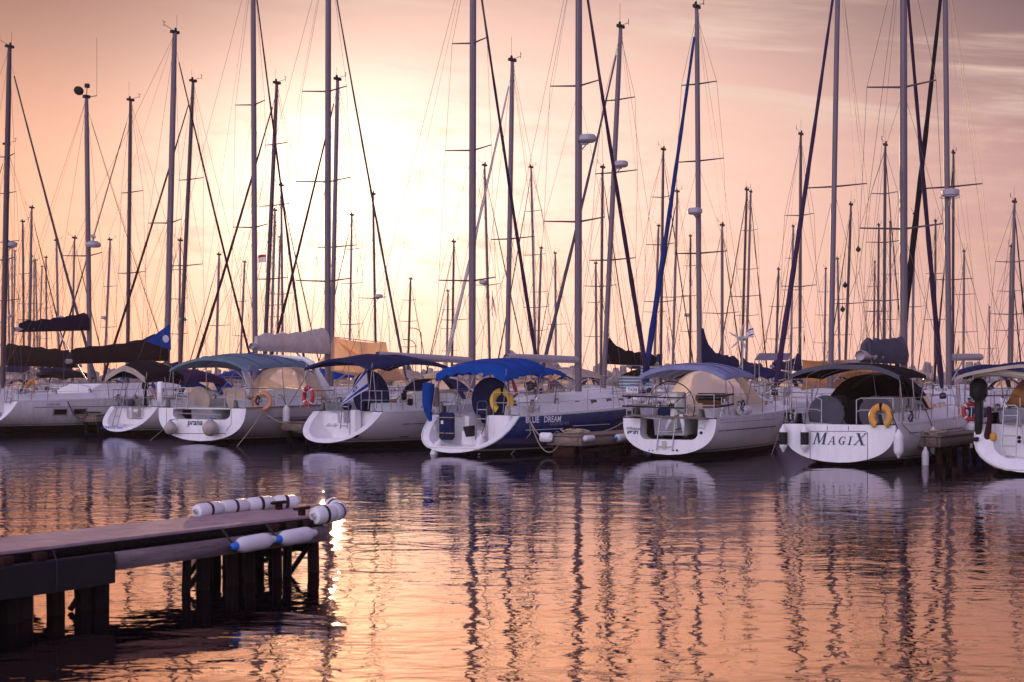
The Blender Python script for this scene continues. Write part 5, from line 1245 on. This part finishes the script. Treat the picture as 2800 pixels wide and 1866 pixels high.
p1 = pier(P2(1588, 39.6), 11, 1.15, .62, 'wooden finger pier head right of the navy hull, ropes piled on it', piles=pr)
br = MB(); br.box((-.1, 2.5, .16), (.1, 4.4, .12), bev=.02); br.box((-.65, .25, .10), (.7, .3, .34), bev=.03); br.build('fender_beam', 'rust', p1)
pier(P2(2572, 36.3), 11, 1.15, .74, 'wooden finger pier head beside the large-named stern', piles=pr, pm='rust')
pier(P2(262, 57.8), 11, 1.1, .75, 'wooden finger pier head between the big weathered hull and the small scoop stern', piles=pr)
pier(P2(832, 48.6), 11, 1.1, .72, 'wooden finger pier head left of the grey hull with the flag', piles=pr)
# gear on the pier heads
w0 = Vector((P2(1588, 39.6)[0], P2(1588, 39.6)[1], .64))
for i, (a_, z_, lab) in enumerate(((-1.15, .54, 'white foam pad on the left corner of the pier head by the navy hull'), (.0, .52, 'white foam pad on the near edge of the pier head by the navy hull'))):
    q = w0 + DN * a_ + DF * (.0 if i == 0 else .35); mb = MB().box((0, 0, 0), (.42 if i == 0 else .16, .16 if i == 0 else .55, .26 if i == 0 else .17), bev=.05)
    o = tag(mb.build('foam_pad', 'fender', None, loc=(q.x + (.04 if i else 0), q.y - (0 if i else .1), z_)), lab, 'foam pad'); o.rotation_euler = (0, 0, -DPHI)
q = w0 + DF * 1.7 + DN * .14; fender((q.x, q.y, .47), DF * 1 + Vector((0, 0, .02)), .62, .12, 'white fender with blue end lying along the pier beside the navy hull', ('bluecap', 'fender'))
q = Vector((*P2(2560, 36.2), .5)) ; fender((q.x - .35, q.y - .25, .42), (0, 0, -1), .54, .09, 'lone white fender hanging in front of the right-hand pier head', ('fender', 'fender'), line=(q.x - .35, q.y - .2, .74))
for k_, (q0, n_) in enumerate(((w0 + DF * .5 - DN * .5, 5), (Vector((*P2(2545, 36.7), .76)) , 4), (Vector((*P2(250, 58.2), .78)), 3), (Vector((*P2(822, 49), .74)), 3))):
    pts = []
    for i in range(60):
        a = i * .55; r_ = .12 + .13 * abs(math.sin(i * .37 + k_)); pts.append(q0 + Vector((r_ * 1.5 * math.cos(a) + .1 * math.sin(i * .2), r_ * math.sin(a), .02 + .025 * (i % n_))))
    tag(MB().tube(pts, .016, 5).build('rope_heap', 'rope' if k_ < 2 else 'darkrope', None, 80), ('heap of pale rope on the pier head by the navy hull', 'heap of pale rope on the right-hand pier head', 'dark rope heap on the left-hand pier head', 'dark rope heap on the pier head by the grey hull')[k_], 'rope')
bow = bN.W(bN.side(9.2, 1.35)); 
rope(sag(bN.W(bN.side(1.62, 1.17)), w0 + DF * .3 - DN * .9, .42, 14), 'doubled mooring rope sagging from the navy stern cleat to the pier', .018)
rope(sag(bN.W(bN.side(1.66, 1.17)), w0 - DN * .6 + Vector((0, 0, -.1)), .72, 14), 'second mooring rope hanging in a deep loop by the navy hull', .016)
rope(sag(bN.W(bN.side(8.8, 1.3)), w0 + DF * .6 - DN * .4, .28, 14), 'pale rope running from the navy bow back to the pier heap', .02)
rope(sag(bL.W(bL.side(3.0, 1.28)), Vector((*P2(240, 58.1), .78)), .42, 14), 'black mooring rope sagging across the weathered hull to the pier', .022, 'darkrope')
rope(sag(bW.W(bW.side(9.4, 1.2)), onwater(2110, 41), .02), 'thin tan rope dropping from the lilac-awning yacht into the water', .012)
# walkway between the two rows of bows
wk = MB()
A_, B_ = Vector((-34, 82.5, .55)), Vector((34, 38.2, .55)); dv = (B_ - A_).normalized(); rz = math.atan2(dv.y, dv.x)
wk.box((A_ + B_) / 2, ((B_ - A_).length, 1.3, .12), rz=rz, bev=.02); wk.box((A_ + B_) / 2 - Vector((0, 0, .16)), ((B_ - A_).length, 1.0, .2), rz=rz)
tag(wk.build('walkway', 'concrete', None), 'long floating walkway between the two rows of bows', 'walkway', kind='structure')
# ------------------------------------------------------------------ near jetty
Ej = Vector((-2.10, 16.0, 0)); e = thing('jetty', 'low jetty with pale boards and dark timber piles at lower left', 'jetty', Ej, -DPHI)
LN, WJ, ZT = 24.0, 1.0, .65
mb = MB()
mb.box((-WJ / 2, -LN / 2, ZT - .03), (WJ, LN, .05), bev=.01); mb.box((-.62, .20, ZT - .034), (.72, .46, .05), bev=.01); mb.build('deck_sheet', 'concrete', e)
mb = MB(); mb.box((.015, -LN / 2 - .1, ZT - .075), (.05, LN - .2, .085), bev=.012); mb.box((-WJ - .015, -LN / 2, ZT - .07), (.05, LN - .1, .09), bev=.012); mb.build('edge_strip', 'darkwood', e)
mb = MB()
for y0, y1 in ((-.55, -.06), (-1.28, -.59), (-3.05, -1.32), (-6.2, -3.09), (-9.6, -6.24), (-13, -9.64)):
    mb.box((.06, (y0 + y1) / 2, ZT - .21), (.07, y1 - y0, .17), bev=.014)
mb.build('side_beam', 'beamwood', e)
mb = MB(); mb.box((-.02, -LN / 2, ZT - .19), (.08, LN - .3, .14)); mb.box((-WJ + .02, -LN / 2, ZT - .2), (.09, LN - .3, .2)); mb.box((-WJ / 2, -.06, ZT - .2), (WJ, .09, .2), bev=.015); mb.build('stringer', 'darkwood', e)
for y0 in (-.35, -.62, -.90, -3.9, -4.25, -4.6, -4.95): MB().box((.045, y0, ZT - .085), (.1, .13, .085), bev=.012).build('spacer_block', 'rust', e)
tyre = MB(); P = []
for i in range(25):
    y = -3.1 - 9.2 * i / 24; P.append([Vector((x, y, z)) for x, z in ((.105, ZT - .118), (.125, ZT - .13), (.132, ZT - .26), (.13, ZT - .40 - .012 * math.sin(i)), (.10, ZT - .41), (.05, ZT - .30), (.06, ZT - .14))])
tyre.grid(P, closed=True); tyre.f += [tuple(range(7)), tuple(24 * 7 + k for k in range(7))]; tyre.m += [0, 0]; tyre.build('rubber_fendering', 'rubber', e, 50)
for y in (-3.75, -4.6, -6.0): MB().tube([(.06, y, ZT - .04), (.13, y - .02, ZT - .12), (.142, y - .02, ZT - .26), (.138, y - .03, ZT - .40)], .006, 4).build('lashing', 'darkrope', e)
PL = [(-.08, y) for y in (-.12, -.55, -.72, -1.1, -1.35, -1.75, -2.0, -3.12, -3.32, -3.6, -4.1, -4.4, -4.75, -5.25, -5.5, -5.8, -6.1, -6.5, -7.0)]
PL += [(-WJ + .1, y) for y in (-.1, -.3, -.6, -.85, -3.4, -3.7, -4.0, -4.4, -4.9, -5.3, -5.8, -6.3)] + [(-.5, y) for y in (-.3, -.9, -1.3, -3.8, -4.6, -5.4)]
for i, (x, y) in enumerate(PL):
    r_ = rnd.uniform(.045, .075) if y > -2.5 else rnd.uniform(.07, .105)
    MB().tube([(x + rnd.uniform(-.03, .03), y + rnd.uniform(-.08, .08), -1.1), (x, y + rnd.uniform(-.03, .03), ZT - .2)], r_, 7).build('pile', 'rust' if i == 0 else 'darkwood', e)
for y0, y1, x, z in ((-2.1, .0, -.10, .40), (-2.1, -.05, -.5, .38), (-.95, .0, -.9, .36), (-7.2, -3.05, -.10, .36), (-7.2, -3.3, -.9, .30)):
    MB().box((x, (y0 + y1) / 2, z), (.1, y1 - y0, .12), bev=.015).build('waling', 'darkwood', e)
BR = []
for y0, y1, x in ((-.12, -.5, -.08), (-.85, -1.22, -.9), (-1.62, -2.02, -.08), (-3.15, -3.45, -.08), (-3.45, -3.85, -.9), (-4.65, -5, -.5)):
    BR.append(MB().tube([(x, y0, .36), (x, y1, .02)], .03, 5))
for y in (-.12, -.7, -3.4, -4.65): BR += [MB().tube([(-.08, y, .34), (-WJ + .1, y, .05)], .03, 5), MB().tube([(-.08, y, .25), (-WJ + .1, y, .28)], .045, 5)]
for mb in BR: mb.build('cross_brace', 'darkwood', e)
fl = MB(); fl.box((-.5, -5.4, .06), (.8, 3.2, .62), bev=.05); fl.build('float', 'rubber', e)
cl = MB()
for x, y in ((-.82, .12), (-.1, -.28)): cl = MB(); cl.box((x, y, ZT + .03), (.06, .06, .07)); cl.box((x, y, ZT + .075), (.06, .26, .035), bev=.015); cl.build('cleat', 'rust', e)
JW = lambda x, y, z: Ej + DN * x + DF * y + Vector((0, 0, z))
# strung floats round the jetty head: each fat segment is a float of its own
def floatseg(a, c, r, label):
    a, c = Vector(a), Vector(c); d = (c - a); ln = d.length
    mb = MB().lathe([(r * .35, 0), (r * .85, .01), (r, .045), (r * .98, ln * .5), (r, ln - .045), (r * .85, ln - .01), (r * .35, ln)], (0, 0, 0), d, 16)
    mb.lathe([(r * .30, -.03), (r * .3, ln + .03)], (0, 0, 0), d, 8)
    o = tag(mb.build('foam_float', 'fender', None, 50, loc=a), label, 'float', 'white floats strung round the jetty head')
    sb = MB().lathe([(r * 1.02, ln * .5 - .02), (r * 1.02, ln * .5 + .02)], (0, 0, 0), d, 16); sb.build('float_band', 'darkrope', o); return o
ch = [JW(.10, -.30, ZT + .0), JW(.13, -.02, ZT + .01), JW(.02, .22, ZT + .02), JW(-.20, .32, ZT + .06)]
for i, lab in enumerate(('nearest fat white float on the right corner of the jetty head', 'second fat white float round the corner of the jetty head', 'third white float at the tip of the jetty head')):
    floatseg(ch[i], ch[i + 1], .105, lab)
fx = [JW(-1.06, -.95, ZT + .04), JW(-1.08, -.55, ZT + .05), JW(-1.07, -.15, ZT + .05), JW(-1.0, .22, ZT + .06), JW(-.86, .5, ZT + .05)]
for i, lab in enumerate(('leftmost white float along the far edge of the jetty', 'second white float along the far edge of the jetty', 'third white float along the far edge of the jetty', 'fourth white float nearest the cleat on the far jetty edge')):
    floatseg(fx[i], fx[i + 1] - (fx[i + 1] - fx[i]) * .06, .085, lab)
fender(JW(.20, -1.62, ZT - .20), DF * 1 + Vector((0, 0, .035)), .56, .085, 'left white fender with blue cone tied along the jetty beam', ('bluecap', 'fender'), line=JW(.06, -1.65, ZT - .03))
fender(JW(.20, -.98, ZT - .19), DF * 1 + Vector((0, 0, .035)), .56, .085, 'right white fender with blue cone tied along the jetty beam', ('bluecap', 'fender'), line=JW(.06, -1.01, ZT - .03))
fender(at(546, 1566, 17.3) + Vector((0, 0, .42)), (0, 0, -1), .44, .11, 'grubby fender dangling under the jetty just above the water', ('fendgrey', 'fendgrey'), 'fendgrey', line=JW(-1.0, -2.55, ZT - .1))
# ------------------------------------------------------------------ breakwater of concrete blocks far behind, street lamps
bw = MB(); P = []
for i in range(41):
    x = -120 + 240 * i / 40; y = 236 - .42 * x; P.append([Vector((x, y - 8, -.5)), Vector((x, y - 3, 1.9 + .25 * math.sin(i * 2.3))), Vector((x, y + 3, 2.1)), Vector((x, y + 8, -.5))])
tag(bw.grid(P).build('breakwater', 'stone', None, 20), 'low concrete breakwater closing the harbour behind the masts', 'breakwater', kind='structure')
tm = MB()
for d in ((0, 0, 1), (.94, 0, -.33), (-.47, .82, -.33), (-.47, -.82, -.33)): tm.tube([(0, 0, 0), tuple(v * 1.5 for v in d)], [.62, .42], 8)
t0 = tm.build('tetrapod', 'stone', None, 30)
for i in range(150):
    o = t0 if i == 0 else t0.copy()
    if i: COL.objects.link(o)
    x = -108 + 216 * ((i * .6180339) % 1); y = 236 - .42 * x; o.location = (x, y - 4.5 + rnd.uniform(-2.5, 3), 2.3 + rnd.uniform(-.5, 1.0)); o.rotation_euler = (rnd.uniform(-.5, .5), rnd.uniform(-.5, .5), rnd.uniform(0, 6)); o.scale = (1.15,) * 3
    tag(o, 'concrete tetrapod heaped on the far breakwater', 'tetrapod', 'tetrapods of the breakwater')
def lamp(px, Y, H, sgn, lab):
    p = onwater(px, Y); e = thing('street_lamp', lab, 'street lamp', (p.x, p.y, 1.8)); H -= 1.8
    MB().tube([(0, 0, 0), (0, 0, H - 1.2)] + [(sgn * (1 - math.cos(a)) * 1.3, 0, H - 1.2 + 1.2 * math.sin(a)) for a in (.4, .8, 1.2, 1.57)], .07, 6).build('pole', 'aludark', e)
    MB().box((sgn * 1.7, 0, H), (.8, .25, .12), bev=.04).build('lamp_head', 'aludark', e)
lamp(1137, 226, 8.6, -1, 'curved street lamp on the breakwater right of the cream tarpaulin')
lamp(1152, 228, 10.5, -1, 'taller straight-looking street lamp beside the curved one')
# ------------------------------------------------------------------ warm evening haze
hz = MB(); hz.box((0, 120, 22), (560, 380, 46)); o = hz.build('haze', 'white', None); tag(o, 'thin warm evening haze over the harbour', 'haze', kind='stuff')
hm = bpy.data.materials.new('haze_volume'); hm.use_nodes = True; t = hm.node_tree; t.nodes.remove(t.nodes['Principled BSDF'])
pv = t.nodes.new('ShaderNodeVolumePrincipled'); pv.inputs['Color'].default_value = (1, .86, .80, 1); pv.inputs['Density'].default_value = .00035; pv.inputs['Anisotropy'].default_value = .3
t.links.new(pv.outputs[0], t.nodes['Material Output'].inputs['Volume']); o.data.materials.clear(); o.data.materials.append(hm)
